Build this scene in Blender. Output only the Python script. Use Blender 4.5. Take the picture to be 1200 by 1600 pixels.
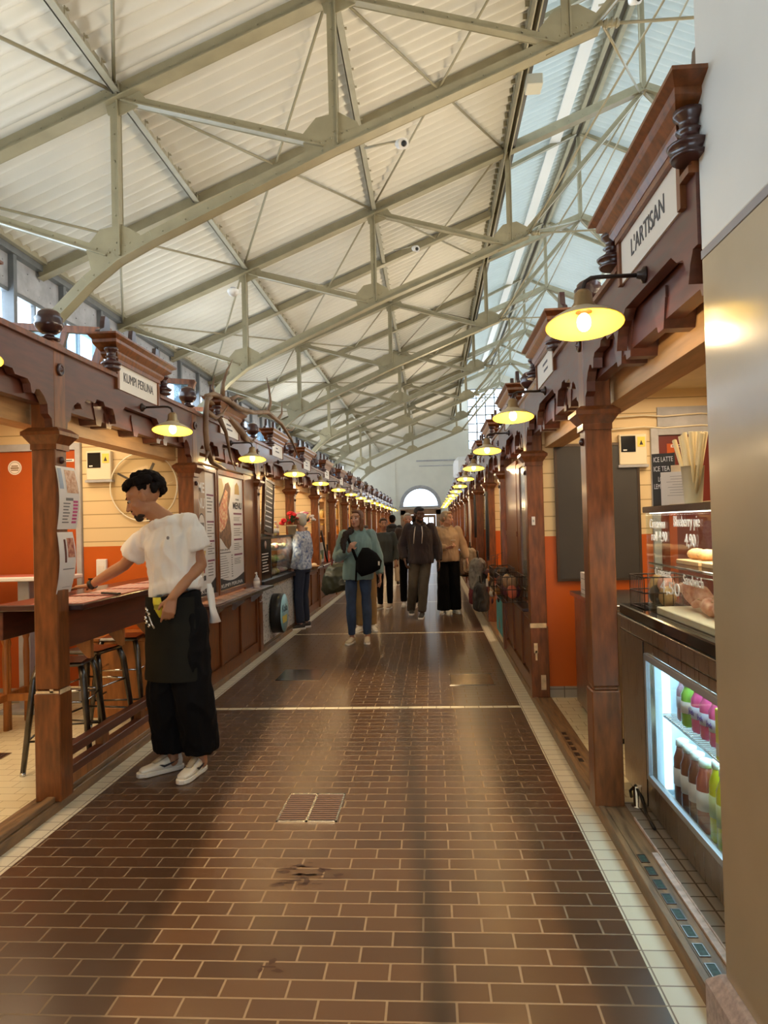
import bpy, bmesh, math, random
from mathutils import Vector, Matrix, noise
for o in list(bpy.data.objects): bpy.data.objects.remove(o)
SC = bpy.context.scene
COL = SC.collection
rnd = random.Random(7)
V = Vector
# ------------------------------------------------------------------ camera
def nrm(a): return V(a).normalized()
_y = nrm((74., -18., -1110.)); _z = V((-.0257, 1., 0)); _z.z = -(_z.x*_y.x+_z.y*_y.y)/_y.z; _z.normalize()
_x = _y.cross(_z).normalized()
cam_d = bpy.data.cameras.new('camera'); cam = bpy.data.objects.new('camera', cam_d); COL.objects.link(cam)
M = Matrix((( _x.x, _x.y, _x.z, 0), (_y.x, _y.y, _y.z, 0), (_z.x, _z.y, _z.z, 1.5), (0, 0, 0, 1)))
cam.matrix_world = M
cam_d.sensor_fit = 'VERTICAL'; cam_d.sensor_height = 36; cam_d.lens = 1110/1600*36
cam_d.clip_start = .05; cam_d.clip_end = 300
SC.camera = cam
# ------------------------------------------------------------------ exposure and sky
SC.view_settings.view_transform = 'Standard'; SC.view_settings.look = 'None'
SC.view_settings.gamma = 1; SC.view_settings.use_curve_mapping = False
SC.view_settings.exposure = 0.55
SC.cycles.max_bounces = 8; SC.cycles.diffuse_bounces = 4; SC.cycles.glossy_bounces = 4
SC.cycles.transparent_max_bounces = 12; SC.cycles.sample_clamp_indirect = 6
SC.cycles.caustics_reflective = False; SC.cycles.caustics_refractive = False
w = bpy.data.worlds.new('overcast_sky'); SC.world = w; w.use_nodes = True
bgn = w.node_tree.nodes['Background']; bgn.inputs[0].default_value = (.80, .90, 1.0, 1); bgn.inputs[1].default_value = 3.2

def light(kind, name, loc, energy, color, rot=None, to=None, size=None, size_y=None, radius=None, spread=None):
    d = bpy.data.lights.new(name, kind); o = bpy.data.objects.new(name, d); COL.objects.link(o)
    o.location = loc; d.energy = energy; d.color = color
    if to is not None: o.rotation_euler = (V(to)-V(loc)).to_track_quat('-Z', 'Y').to_euler()
    if rot is not None: o.rotation_euler = rot
    if kind == 'AREA':
        d.shape = 'RECTANGLE'; d.size = size; d.size_y = size_y or size
        if spread: d.spread = spread
    if radius is not None and kind in ('POINT', 'SPOT'): d.shadow_soft_size = radius
    return o
R = math.radians
COOL = (.78, .90, 1.0); WARM = (1.0, .72, .40); WARM2 = (1.0, .76, .48)
# low sun through the glazed entrance behind the viewer
sun = light('SUN', 'low_sun', (0, -6, 3), 9.0, (1.0, .68, .36), to=(-.07*8.5, 2.5, .75)); sun.data.angle = R(1.1)
# daylight entering by the clerestory strips and the lantern of the roof
for i, yy in enumerate((6, 18, 30)):
    light('AREA', 'daylight_clerestory', (-5.5, yy, 4.1), 260, COOL, rot=(0, R(-82), 0), size=2.2, size_y=11.9)
    light('AREA', 'daylight_lantern', (1.0, yy, 8.4), 45, COOL, rot=(0, R(-75), 0), size=1.4, size_y=11.5)
    light('AREA', 'daylight_lantern', (5.84, yy, 8.4), 50, COOL, rot=(0, R(75), 0), size=1.4, size_y=11.5)
# added fill lights above the stalls, aimed up to brighten the roof, no fixtures
for yy in (3.2, 8.5, 15, 23, 32):
    light('AREA', 'roof_fill_light', (1.9, yy, 3.0), 80, (1.0, .81, .56), rot=(0, R(180-32), 0), size=.5, size_y=2.4)
for yy in (4, 11, 19, 28, 35):
    light('AREA', 'roof_fill_light', (-3.2, yy, 3.05), 26, (.97, .97, .93), rot=(0, R(180+12), 0), size=.5, size_y=2.4)

# ------------------------------------------------------------------ mesh helpers
class MB:
    def __init__(s): s.v = []; s.f = []; s.sm = []
    def add(s, vs, fs, smooth=False):
        b = len(s.v); s.v += [tuple(p) for p in vs]
        for f in fs: s.f.append([b+i for i in f]); s.sm.append(smooth)
        return s
    def box(s, x0, x1, y0, y1, z0, z1, rot=0, c=None):
        vs = [V((x, y, z)) for z in (z0, z1) for y in (y0, y1) for x in (x0, x1)]
        if rot:
            c = V(c) if c else V(((x0+x1)/2, (y0+y1)/2, 0)); m = Matrix.Rotation(rot, 3, 'Z')
            vs = [m@(p-c)+c for p in vs]
        return s.add(vs, [(0, 2, 3, 1), (4, 5, 7, 6), (0, 1, 5, 4), (2, 6, 7, 3), (0, 4, 6, 2), (1, 3, 7, 5)])
    def frus(s, a, b):            # a,b = (x0,x1,y0,y1,z)
        vs = [(x, y, q[4]) for q in (a, b) for y in (q[2], q[3]) for x in (q[0], q[1])]
        return s.add(vs, [(0, 2, 3, 1), (4, 5, 7, 6), (0, 1, 5, 4), (2, 6, 7, 3), (0, 4, 6, 2), (1, 3, 7, 5)])
    def hexa(s, vs):              # eight corners: bottom loop, top loop
        return s.add(vs, [(3, 2, 1, 0), (4, 5, 6, 7), (0, 1, 5, 4), (1, 2, 6, 5), (2, 3, 7, 6), (3, 0, 4, 7)])
    def bar(s, p, q, w, h, up=(0, 0, 1)):
        p, q = V(p), V(q); d = (q-p).normalized(); up = V(up)
        sx = d.cross(up)
        if sx.length < 1e-4: sx = d.cross(V((0, 1, 0)))
        sx.normalize(); u = sx.cross(d)
        c = [(-w/2, -h/2), (w/2, -h/2), (w/2, h/2), (-w/2, h/2)]
        return s.hexa([p+sx*a+u*b for a, b in c]+[q+sx*a+u*b for a, b in c])
    def ext(s, poly, axis, a, b, smooth=False):
        def P(u, w_, t): return {'x': (t, u, w_), 'y': (u, t, w_), 'z': (u, w_, t)}[axis]
        n = len(poly)
        vs = [P(u, w_, a) for u, w_ in poly]+[P(u, w_, b) for u, w_ in poly]
        s.add(vs, [tuple(range(n))[::-1], tuple(range(n, 2*n))])
        return s.add(vs, [(i, (i+1) % n, n+(i+1) % n, n+i) for i in range(n)], smooth)
    def tube(s, pts, r, n=8, cap=True, smooth=True):
        pts = [V(p) for p in pts]; rs = r if isinstance(r, (list, tuple)) else [r]*len(pts)
        up = None; vs = []
        for i, p in enumerate(pts):
            d = (pts[min(i+1, len(pts)-1)]-pts[max(i-1, 0)]).normalized()
            if up is None:
                up = V((0, 0, 1)) if abs(d.z) < .9 else V((1, 0, 0))
            sx = d.cross(up).normalized(); up = sx.cross(d).normalized()
            vs += [p+(sx*math.cos(a)+up*math.sin(a))*rs[i] for a in [2*math.pi*k/n for k in range(n)]]
        fs = [(i*n+k, i*n+(k+1) % n, (i+1)*n+(k+1) % n, (i+1)*n+k) for i in range(len(pts)-1) for k in range(n)]
        s.add(vs, fs, smooth)
        if cap: s.add(vs[:n], [tuple(range(n))[::-1]]); s.add(vs[-n:], [tuple(range(n))])
        return s
    def lathe(s, prof, c=(0, 0, 0), ax='z', n=20, smooth=True, cap=True):
        vs = []
        for r, t in prof:
            for k in range(n):
                a = 2*math.pi*k/n; u, w_ = r*math.cos(a), r*math.sin(a)
                q = {'z': (u, w_, t), 'x': (t, u, w_), 'y': (w_, t, u)}[ax]
                vs.append((q[0]+c[0], q[1]+c[1], q[2]+c[2]))
        m = len(prof)
        s.add(vs, [(i*n+k, i*n+(k+1) % n, (i+1)*n+(k+1) % n, (i+1)*n+k) for i in range(m-1) for k in range(n)], smooth)
        if prof[0] == prof[-1]: cap = False
        if cap and prof[0][0] > 1e-4: s.add(vs[:n], [tuple(range(n))[::-1]])
        if cap and prof[-1][0] > 1e-4: s.add(vs[-n:], [tuple(range(n))])
        return s
    def ell(s, c, r, n=12, m=8, mat=None):
        c = V(c); r = (r, r, r) if isinstance(r, (int, float)) else r; vs = []
        for i in range(m+1):
            t = math.pi*i/m
            for k in range(n):
                a = 2*math.pi*k/n; p = V((r[0]*math.sin(t)*math.cos(a), r[1]*math.sin(t)*math.sin(a), -r[2]*math.cos(t)))
                if mat: p = mat@p
                vs.append(c+p)
        return s.add(vs, [(i*n+k, i*n+(k+1) % n, (i+1)*n+(k+1) % n, (i+1)*n+k) for i in range(m) for k in range(n)], True)
    def cap(s, p, q, a, b, n=12, ends=True):   # tapered limb
        p, q = V(p), V(q)
        s.tube([p, q], [a, b], n)
        if ends: s.ell(p, a, n, 8); s.ell(q, b, n, 8)
        return s
    def loft(s, rings, n=24):     # ring = (centre, vx, vy)
        vs = []
        for c, ax, ay in rings:
            c, ax, ay = V(c), V(ax), V(ay)
            for k in range(n):
                a = 2*math.pi*k/n; vs.append(c+ax*math.cos(a)+ay*math.sin(a))
        m = len(rings)
        s.add(vs, [(i*n+k, i*n+(k+1) % n, (i+1)*n+(k+1) % n, (i+1)*n+k) for i in range(m-1) for k in range(n)], True)
        s.add(vs[:n], [tuple(range(n))[::-1]]); s.add(vs[-n:], [tuple(range(n))])
        return s
    def quad(s, a, b, c, d): return s.add([a, b, c, d], [(0, 1, 2, 3)])
    def xf(s, m, i0=0): s.v = s.v[:i0]+[tuple(m@V(p)) for p in s.v[i0:]]; return s
    def mirror_x(s):
        s.v = [(-x, y, z) for x, y, z in s.v]; s.f = [f[::-1] for f in s.f]; return s
    def build(s, name, mat, parent=None, bevel=0, loc=None):
        me = bpy.data.meshes.new(name); me.from_pydata(s.v, [], s.f)
        me.polygons.foreach_set('use_smooth', s.sm)
        bm = bmesh.new(); bm.from_mesh(me)
        bmesh.ops.remove_doubles(bm, verts=bm.verts, dist=1e-5)
        bad = [f for f in bm.faces if f.calc_area() < 1e-12]
        if bad: bmesh.ops.delete(bm, geom=bad, context='FACES')
        bmesh.ops.recalc_face_normals(bm, faces=bm.faces)
        if bevel:
            es = [e for e in bm.edges if len(e.link_faces) == 2 and e.calc_face_angle(0) > .6]
            bmesh.ops.bevel(bm, geom=es, offset=bevel, segments=1, affect='EDGES', clamp_overlap=True)
        bm.to_mesh(me); bm.free()
        if isinstance(mat, (list, tuple)):
            for q in mat: me.materials.append(q)
        elif mat: me.materials.append(mat)
        o = bpy.data.objects.new(name, me); COL.objects.link(o)
        if parent: o.parent = parent
        if loc is not None: o.location = loc
        return o
def tag(o, label=None, cat=None, group=None, kind=None):
    if label: o['label'] = label
    if cat: o['category'] = cat
    if group: o['group'] = group
    if kind: o['kind'] = kind
    return o
def thing(name, label, cat, loc=(0, 0, 0), rz=0, group=None):
    o = bpy.data.objects.new(name, None); COL.objects.link(o); o.location = loc; o.rotation_euler = (0, 0, rz)
    o.empty_display_size = .1
    return tag(o, label, cat, group)
def struct(o, label=None): return tag(o, label, None, None, 'structure')
def dup(o, loc=None, label=None, rz=None, parent=None, group=None):
    c = o.copy(); COL.objects.link(c); c.parent = parent
    for ch in list(o.children): dup(ch, parent=c)
    if loc is not None: c.location = loc
    if rz is not None: c.rotation_euler = (0, 0, rz)
    if label: c['label'] = label
    if group: c['group'] = group
    return c
# ------------------------------------------------------------------ materials
MATS = {}
def mat(name, col=(.5, .5, .5), rough=.5, metal=0, var=0, scale=8, stretch=(1, 1, 1), bump=0, bscale=None, coat=0, emit=None, es=0, sss=0, col2=None, alpha=None, rvar=0, spec=None, sheen=0):
    if name in MATS: return MATS[name]
    m = bpy.data.materials.new(name); m.use_nodes = True; nt = m.node_tree; b = nt.nodes['Principled BSDF']
    b.inputs['Base Color'].default_value = (*col, 1); b.inputs['Roughness'].default_value = rough; b.inputs['Metallic'].default_value = metal
    if coat: b.inputs['Coat Weight'].default_value = coat; b.inputs['Coat Roughness'].default_value = .12
    if sss: b.inputs['Subsurface Weight'].default_value = sss; b.inputs['Subsurface Radius'].default_value = (.02, .008, .004)
    if spec is not None: b.inputs['Specular IOR Level'].default_value = spec
    if sheen: b.inputs['Sheen Weight'].default_value = sheen
    if emit: b.inputs['Emission Color'].default_value = (*emit, 1); b.inputs['Emission Strength'].default_value = es
    if alpha is not None: b.inputs['Alpha'].default_value = alpha
    if var or col2 or bump or rvar:
        tc = nt.nodes.new('ShaderNodeTexCoord'); mp = nt.nodes.new('ShaderNodeMapping'); mp.inputs['Scale'].default_value = stretch
        nt.links.new(tc.outputs['Object'], mp.inputs[0])
        nz = nt.nodes.new('ShaderNodeTexNoise'); nz.inputs['Scale'].default_value = scale; nz.inputs['Detail'].default_value = 5
        nt.links.new(mp.outputs[0], nz.inputs['Vector'])
        if var or col2:
            rp = nt.nodes.new('ShaderNodeValToRGB')
            c2 = col2 or tuple(min(1, c*(1+var)) for c in col); c1 = col if col2 else tuple(c*(1-var) for c in col)
            rp.color_ramp.elements[0].color = (*c1, 1); rp.color_ramp.elements[1].color = (*c2, 1)
            rp.color_ramp.elements[0].position = .32; rp.color_ramp.elements[1].position = .68
            nt.links.new(nz.outputs[0], rp.inputs[0]); nt.links.new(rp.outputs[0], b.inputs['Base Color'])
        if rvar:
            mr = nt.nodes.new('ShaderNodeMapRange'); mr.inputs['To Min'].default_value = max(.02, rough-rvar); mr.inputs['To Max'].default_value = rough+rvar
            nt.links.new(nz.outputs[0], mr.inputs[0]); nt.links.new(mr.outputs[0], b.inputs['Roughness'])
        if bump:
            n2 = nz
            if bscale:
                n2 = nt.nodes.new('ShaderNodeTexNoise'); n2.inputs['Scale'].default_value = bscale; nt.links.new(mp.outputs[0], n2.inputs['Vector'])
            bp = nt.nodes.new('ShaderNodeBump'); bp.inputs['Strength'].default_value = bump; bp.inputs['Distance'].default_value = .01
            nt.links.new(n2.outputs[0], bp.inputs['Height']); nt.links.new(bp.outputs[0], b.inputs['Normal'])
    MATS[name] = m; return m
def emis(name, col, s):
    if name in MATS: return MATS[name]
    m = bpy.data.materials.new(name); m.use_nodes = True; nt = m.node_tree; nt.nodes.clear()
    e = nt.nodes.new('ShaderNodeEmission'); e.inputs[0].default_value = (*col, 1); e.inputs[1].default_value = s
    o = nt.nodes.new('ShaderNodeOutputMaterial'); nt.links.new(e.outputs[0], o.inputs[0]); MATS[name] = m; return m
def glass(name, tint=(1, 1, 1), refl=.08, rough=.02):
    if name in MATS: return MATS[name]
    m = bpy.data.materials.new(name); m.use_nodes = True; nt = m.node_tree; nt.nodes.clear()
    t = nt.nodes.new('ShaderNodeBsdfTransparent'); t.inputs[0].default_value = (*tint, 1)
    g = nt.nodes.new('ShaderNodeBsdfGlossy'); g.inputs['Roughness'].default_value = rough
    lw = nt.nodes.new('ShaderNodeLayerWeight'); lw.inputs[0].default_value = .5
    pw = nt.nodes.new('ShaderNodeMath'); pw.operation = 'POWER'; pw.inputs[1].default_value = 5; nt.links.new(lw.outputs['Facing'], pw.inputs[0])
    mt = nt.nodes.new('ShaderNodeMath'); mt.operation = 'MULTIPLY_ADD'; mt.inputs[1].default_value = .6; mt.inputs[2].default_value = refl*.4; mt.use_clamp = True
    nt.links.new(pw.outputs[0], mt.inputs[0])
    mx = nt.nodes.new('ShaderNodeMixShader'); o = nt.nodes.new('ShaderNodeOutputMaterial')
    nt.links.new(mt.outputs[0], mx.inputs[0]); nt.links.new(t.outputs[0], mx.inputs[1]); nt.links.new(g.outputs[0], mx.inputs[2])
    nt.links.new(mx.outputs[0], o.inputs[0]); MATS[name] = m; return m
def tiles(name, c1, c2, mortar, bw, bh, ms=.004, off=.5, rough=.3, shift=(0, 0, 0), rot=(0, 0, 0), bump=.4, var=.0, rvar=0, mrough=.75, coord='Object'):
    m = bpy.data.materials.new(name); m.use_nodes = True; nt = m.node_tree; b = nt.nodes['Principled BSDF']
    tc = nt.nodes.new('ShaderNodeTexCoord'); mp = nt.nodes.new('ShaderNodeMapping'); mp.inputs['Location'].default_value = shift; mp.inputs['Rotation'].default_value = rot
    nt.links.new(tc.outputs[coord], mp.inputs[0])
    br = nt.nodes.new('ShaderNodeTexBrick'); br.offset = off; br.squash = 1
    br.inputs['Color1'].default_value = (*c1, 1); br.inputs['Color2'].default_value = (*c2, 1); br.inputs['Mortar'].default_value = (*mortar, 1)
    br.inputs['Scale'].default_value = 1; br.inputs['Mortar Size'].default_value = ms; br.inputs['Mortar Smooth'].default_value = .1
    br.inputs['Brick Width'].default_value = bw; br.inputs['Row Height'].default_value = bh; br.inputs['Bias'].default_value = 0
    nt.links.new(mp.outputs[0], br.inputs['Vector'])
    nz = nt.nodes.new('ShaderNodeTexNoise'); nz.inputs['Scale'].default_value = 2.2; nz.inputs['Detail'].default_value = 6; nt.links.new(tc.outputs[coord], nz.inputs['Vector'])
    src = br.outputs['Color']
    if var:
        mx = nt.nodes.new('ShaderNodeMix'); mx.data_type = 'RGBA'; mx.blend_type = 'MULTIPLY'; mx.inputs[0].default_value = var
        nt.links.new(src, mx.inputs[6]); nt.links.new(nz.outputs[0], mx.inputs[7]); src = mx.outputs[2]
    nt.links.new(src, b.inputs['Base Color'])
    m1 = nt.nodes.new('ShaderNodeMapRange'); m1.inputs['From Min'].default_value = .3; m1.inputs['From Max'].default_value = .7
    m1.inputs['To Min'].default_value = rough-rvar; m1.inputs['To Max'].default_value = rough+rvar; nt.links.new(nz.outputs[0], m1.inputs[0])
    m2 = nt.nodes.new('ShaderNodeMix'); m2.data_type = 'FLOAT'; nt.links.new(br.outputs['Fac'], m2.inputs[0]); nt.links.new(m1.outputs[0], m2.inputs[2]); m2.inputs[3].default_value = mrough
    nt.links.new(m2.outputs[0], b.inputs['Roughness'])
    iv = nt.nodes.new('ShaderNodeMath'); iv.operation = 'SUBTRACT'; iv.inputs[0].default_value = 1; nt.links.new(br.outputs['Fac'], iv.inputs[1])
    n3 = nt.nodes.new('ShaderNodeTexNoise'); n3.inputs['Scale'].default_value = 9; nt.links.new(tc.outputs[coord], n3.inputs['Vector'])
    ad = nt.nodes.new('ShaderNodeMath'); ad.operation = 'MULTIPLY_ADD'; nt.links.new(n3.outputs[0], ad.inputs[0]); ad.inputs[1].default_value = .06; nt.links.new(iv.outputs[0], ad.inputs[2])
    bp = nt.nodes.new('ShaderNodeBump'); bp.inputs['Strength'].default_value = bump; bp.inputs['Distance'].default_value = .003
    nt.links.new(ad.outputs[0], bp.inputs['Height']); nt.links.new(bp.outputs[0], b.inputs['Normal'])
    MATS[name] = m; return m
wood = mat('varnished_wood', (.185, .056, .013), .36, var=.35, scale=6, stretch=(6, 6, 1.2), coat=.2, rvar=.08)
woodh = mat('varnished_wood_horizontal', (.105, .028, .014), .38, var=.3, scale=6, stretch=(6, .8, 6), coat=.3, rvar=.08)
wooddk = mat('dark_turned_wood', (.045, .014, .012), .28, var=.3, scale=8, coat=.4)
woodo = mat('orange_worn_wood', (.34, .12, .025), .42, var=.3, scale=5, stretch=(5, 5, .8), coat=.2, bump=.1)
woodl = mat('light_pine', (.55, .33, .15), .5, var=.15, scale=5, stretch=(6, .6, 6))
woodb = mat('bare_chipped_wood', (.72, .52, .30), .7, var=.2, scale=20)
sillm = mat('worn_sill_wood', (.20, .115, .055), .45, var=.45, scale=5, stretch=(8, 1, 4), bump=.25, rvar=.15)
brick = tiles('brown_floor_brick', (.064, .032, .018), (.096, .048, .025), (.22, .155, .10), .2175, .0952, .0042, shift=(-.256, -2.259, 0), rough=.28, var=0, rvar=0)
white_tile = tiles('cream_border_tile', (.66, .60, .47), (.72, .66, .52), (.28, .22, .17), .115, .0952, .003, off=0, shift=(-.0, -2.259, 0), rough=.35)
gtile = tiles('grey_stall_tile', (.30, .26, .22), (.34, .29, .24), (.10, .07, .05), .2, .10, .004, off=0, rough=.35)
ctile = tiles('cream_stall_tile', (.72, .62, .40), (.78, .68, .46), (.50, .40, .24), .15, .10, .003, off=.5, rough=.32)
skirt = tiles('grey_skirting_tile', (.33, .29, .24), (.36, .32, .26), (.15, .12, .1), .15, .12, .004, off=0, rough=.3, rot=(R(90), 0, 0))
plank = tiles('cream_plank_wall', (.76, .58, .32), (.74, .56, .31), (.38, .26, .12), 9.0, .118, .004, off=0, rough=.5, rot=(R(-90), 0, 0), bump=.5)
orange = mat('orange_paint', (.56, .105, .005), .38, var=.06, scale=2)
orange_dk = mat('deep_orange_door_paint', (.42, .072, .006), .33, var=.08, scale=2)
redp = mat('dark_red_door_paint', (.13, .014, .008), .35, var=.1, scale=2)
steel = mat('cream_painted_steel', (.36, .33, .24), .38, var=.08, scale=6)
steelc = mat('cream_painted_truss_steel', (.30, .262, .165), .36, var=.1, scale=5)
roofm = mat('cream_corrugated_sheet', (.68, .65, .575), .45, var=.05, scale=1.2)
roofb = mat('pale_corrugated_sheet', (.60, .68, .70), .45, var=.04, scale=1.2)
greyp = mat('grey_panel_paint', (.40, .40, .42), .5, var=.15, scale=7)
greyd = mat('grey_window_steel', (.16, .17, .18), .45, var=.1)
wallp = mat('pale_grey_plaster', (.72, .70, .61), .6, var=.04, scale=1.5)
pill_hi = mat('pale_grey_pillar_paint', (.72, .73, .69), .42, var=.03, scale=3)
pill_lo = mat('taupe_gloss_pillar_paint', (.47, .38, .25), .22, var=.06, scale=2.5, coat=.3, bump=.04, bscale=6)
bandm = mat('grey_paint_line', (.30, .28, .28), .4)
granite = mat('pink_granite', (.40, .33, .33), .5, scale=60, col2=(.62, .52, .50), bump=.3)
brushed = mat('brushed_brown_steel', (.40, .33, .26), .30, metal=.9, var=.12, scale=4, stretch=(40, 40, 1), rvar=.1)
steelb = mat('brushed_steel', (.55, .53, .50), .25, metal=1, var=.08, scale=3, stretch=(30, 30, 1))
chrome = mat('chrome', (.75, .74, .72), .12, metal=1)
darkmetal = mat('dark_gunmetal', (.10, .09, .08), .28, metal=.9, var=.3, scale=14)
black = mat('black_plastic', (.012, .012, .013), .35)
blackg = mat('black_gloss', (.01, .009, .009), .12)
slate = mat('grey_black_board', (.042, .036, .031), .5, var=.12, scale=3)
chalkb = mat('chalkboard', (.035, .033, .032), .6)
white = mat('white_paint', (.82, .80, .77), .4)
paper = mat('white_paper', (.80, .74, .68), .5, var=.03)
ink = mat('dark_ink', (.03, .028, .03), .6)
pink_ink = mat('magenta_ink', (.60, .10, .25), .6)
chalk = mat('white_chalk', (.85, .85, .85), .8)
signw = mat('cream_sign_enamel', (.80, .74, .64), .35)
pane = glass('clear_pane'); vitrine = glass('display_glass', (.97, 1, .99), .10)
winglass = glass('window_glass', (.93, .97, 1.0), .07)
# ================================================================== SETTING
YE = 40.0; XW = -4.9; S = 2.1
def B(name, mt, x0, x1, y0, y1, z0, z1, bevel=0):
    return struct(MB().box(x0, x1, y0, y1, z0, z1).build(name, mt, bevel=bevel))
# aisle floor of brown brick, in fields between cream tile lines
cross = [5.84, 9.83, 13.70, 17.6, 21.5, 25.4, 29.3, 33.2]
ed = [-3]+cross+[YE]
for i in range(len(ed)-1):
    o = MB().box(-1.935, .68, ed[i]+(.03 if i else 0), ed[i+1]-(.03 if i < len(ed)-2 else 0), -.1, 0).build('floor', brick); struct(o)
for n_, (x0, x1) in enumerate(((-2.05, -1.935), (.68, .805))):
    B('trim_%d' % (n_+1), white_tile, x0, x1, -3, YE, -.1, 0)
for i, yy in enumerate(cross):
    B('trim_%d' % (i+3), white_tile, -1.935, .68, yy-.03, yy+.03, -.1, 0)
B('floor_stall', ctile, XW, -2.19, -3, YE, -.1, .03)
B('floor_stall', gtile, .93, 12.0, -3, 3.72, -.1, .055)
B('floor_stall', ctile, .93, 12.0, 3.72, YE, -.1, .05)
# sills under the stall fronts
m = MB(); m.box(-2.20, -2.045, -3, YE, -.05, .055); m.box(-2.10, -2.055, -3, YE, .055, .085)
o = m.build('trim_12', sillm, bevel=.004); struct(o)
m = MB(); m.box(.80, .83, 2.152, YE, -.05, .062); m.box(.83, .94, 2.152, YE, -.05, .057)
m.box(.80, .94, -1, 2.152, -.05, 0)
o = m.build('trim_13', sillm, bevel=.003); struct(o)
# ventilation slots of the right sill
grn = mat('green_vent_mesh', (.008, .035, .027), .5, var=.7, scale=60)
for k in range(9):
    y = 3.10-k*.108
    t = thing('vent_slot', 'small dark green vent slot in the wooden sill below the drinks fridge', 'vent', (.857, y, .057), 0, 'vent slots in the wooden sill')
    MB().box(-.014, .014, -.032, .032, 0, .002).build('grille', grn, t)
    MB().box(-.018, .018, -.037, -.032, 0, .003).box(-.018, .018, .032, .037, 0, .003).box(-.018, -.014, -.032, .032, 0, .003).box(.014, .018, -.032, .032, 0, .003).build('rim', wooddk, t)
for y0 in (4.9, ):
    for k in range(6):
        y = y0-k*.108
        t = thing('vent_slot', 'small dark vent slot in the sill of the open stall doorway', 'vent', (.857, y, .057), 0, 'vent slots in the doorway sill')
        MB().box(-.014, .014, -.030, .030, 0, .002).build('grille', black, t)
o = MB().box(.905, .93, 2.16, 3.14, .057, .066).box(.93, .936, 2.16, 3.5, .057, .070).build('metal_strip', mat('scuffed_pink_metal', (.62, .50, .46), .5, var=.25, scale=25)); tag(o, 'scuffed pale metal strip along the inner edge of the sill under the drinks fridge', 'floor strip')
# drain grate
t = thing('drain_grate', 'metal floor drain with two rows of slots in the brown bricks', 'drain', (-.675, 3.785, .0))
fr = MB()
for a in ((-.157, .157, -.186, -.176), (-.157, .157, .176, .186), (-.157, -.147, -.186, .186), (.147, .157, -.186, .186), (-.006, .006, -.186, .186)): fr.box(a[0], a[1], a[2], a[3], .0005, .005)
fr.build('frame', steelb, t)
MB().box(-.147, .147, -.176, .176, .0003, .0012).build('pit', black, t)
br_ = MB()
for k in range(14): br_.box(-.147, .147, -.17+k*.0262-.0045, -.17+k*.0262+.0045, .0012, .004)
br_.build('bars', mat('red_brown_drain_steel', (.09, .045, .035), .5), t)
t = thing('manhole_cover', 'shiny bronze rectangular cover plate set in the floor bricks', 'cover', (.34, 6.86, 0))
MB().box(-.20, .20, -.235, .235, .0005, .004).build('plate', mat('bronze_plate', (.30, .22, .13), .22, metal=.85, var=.2, scale=6), t, bevel=.001)
MB().box(-.21, .21, -.245, -.236, .0005, .005).box(-.21, .21, .236, .245, .0005, .005).build('rim', darkmetal, t)
t = thing('manhole_cover', 'steel floor plate near the panelled stall counter, reflecting pale light', 'cover', (-1.35, 7.15, 0))
MB().box(-.22, .22, -.26, .26, .0005, .004).build('plate', mat('grey_plate', (.20, .17, .15), .2, metal=.8), t, bevel=.001)
# dark stains soaked into the bricks
stm = mat('wet_brown_stain', (.035, .008, .004), .3)
def stain(pts, label):
    m = MB(); r2 = random.Random(len(pts))
    for (x, y, rx, ry) in pts:
        n = 12; ph = r2.random()*6
        vs = [(x+rx*math.cos(a)*(1+.5*math.sin(3*a+ph)*r2.random()), y+ry*math.sin(a)*(1+.4*math.sin(2*a+ph)), .0009) for a in [2*math.pi*k/n for k in range(n)]]
        m.add(vs, [tuple(range(n))])
    tag(m.build('floor_stain', stm), label, 'stain')
stain([(-.66+.042*k+.01*math.sin(k*9), 3.03+.05*math.sin(k*1.9)+(.03 if k > 3 else -.02), .022, .004+.006*(k % 3)) for k in range(6)]+[(-.70+.02*(k % 9), 2.96+.013*k+.02*math.sin(k*3.1), .016+.012*((k*7) % 3), .003+.004*((k*5) % 3)) for k in range(16)]+[(-.60, 3.06, .03, .012), (-.52, 3.10, .018, .02), (-.66, 2.99, .03, .006), (-.48, 3.03, .05, .004), (-.57, 3.0, .012, .03)], 'dark reddish splash stain on the bricks just past the drain')
stain([(-.60, 2.42, .03, .006), (-.59, 2.45, .012, .02), (-.56, 2.40, .02, .008), (-.62, 2.40, .008, .01)], 'small dark speckled stain on the bricks close to the viewer')

# left outer wall: plaster below, a strip of steel windows, grey panels above
B('wall_left', wallp, XW-.2, XW, -3, YE, 0, 3.25)
B('wall_left', greyp, XW-.2, XW-.02, -3, YE, 4.42, 5.25)
for k in range(19):
    y0 = -2.0+k*2.24; y1 = y0+2.24
    if y1 > YE: break
    m = MB()
    for yy in (y0+.03, (y0+y1)/2): m.box(XW-.10, XW+.05, yy-.035, yy+.035, 3.25, 4.86)
    for yy in (y0+.57, y0+1.68): m.box(XW-.08, XW-.03, yy-.015, yy+.015, 3.25, 4.42)
    for zz in (3.27, 3.85, 4.40): m.box(XW-.09, XW-.02, y0, y1, zz-.025, zz+.025)
    m.box(XW-.03, XW+.07, y0, y1, 4.82, 4.92)
    o = m.build('window_%d' % (k+1), greyd); struct(o)
    pn = MB().box(XW-.062, XW-.056, y0+.06, y1, 3.3, 4.38).build('pane', winglass, o)
    pr_ = MB()
    for zz in (4.52, 4.72):
        for j in range(8): pr_.ell((XW-.015, y0+.2+j*.26, zz), .009, 6, 4)
    pr_.build('rivets', greyp, o)
eav = MB()
for a in range(1): eav.box(XW-.05, XW+.13, -3, YE, 4.90, 4.97)
for k in range(150): eav.box(XW+.10, XW+.125, -1+k*.27, -1+k*.27+.04, 4.97, 5.05)
struct(eav.build('trim_14', steel))
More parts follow.
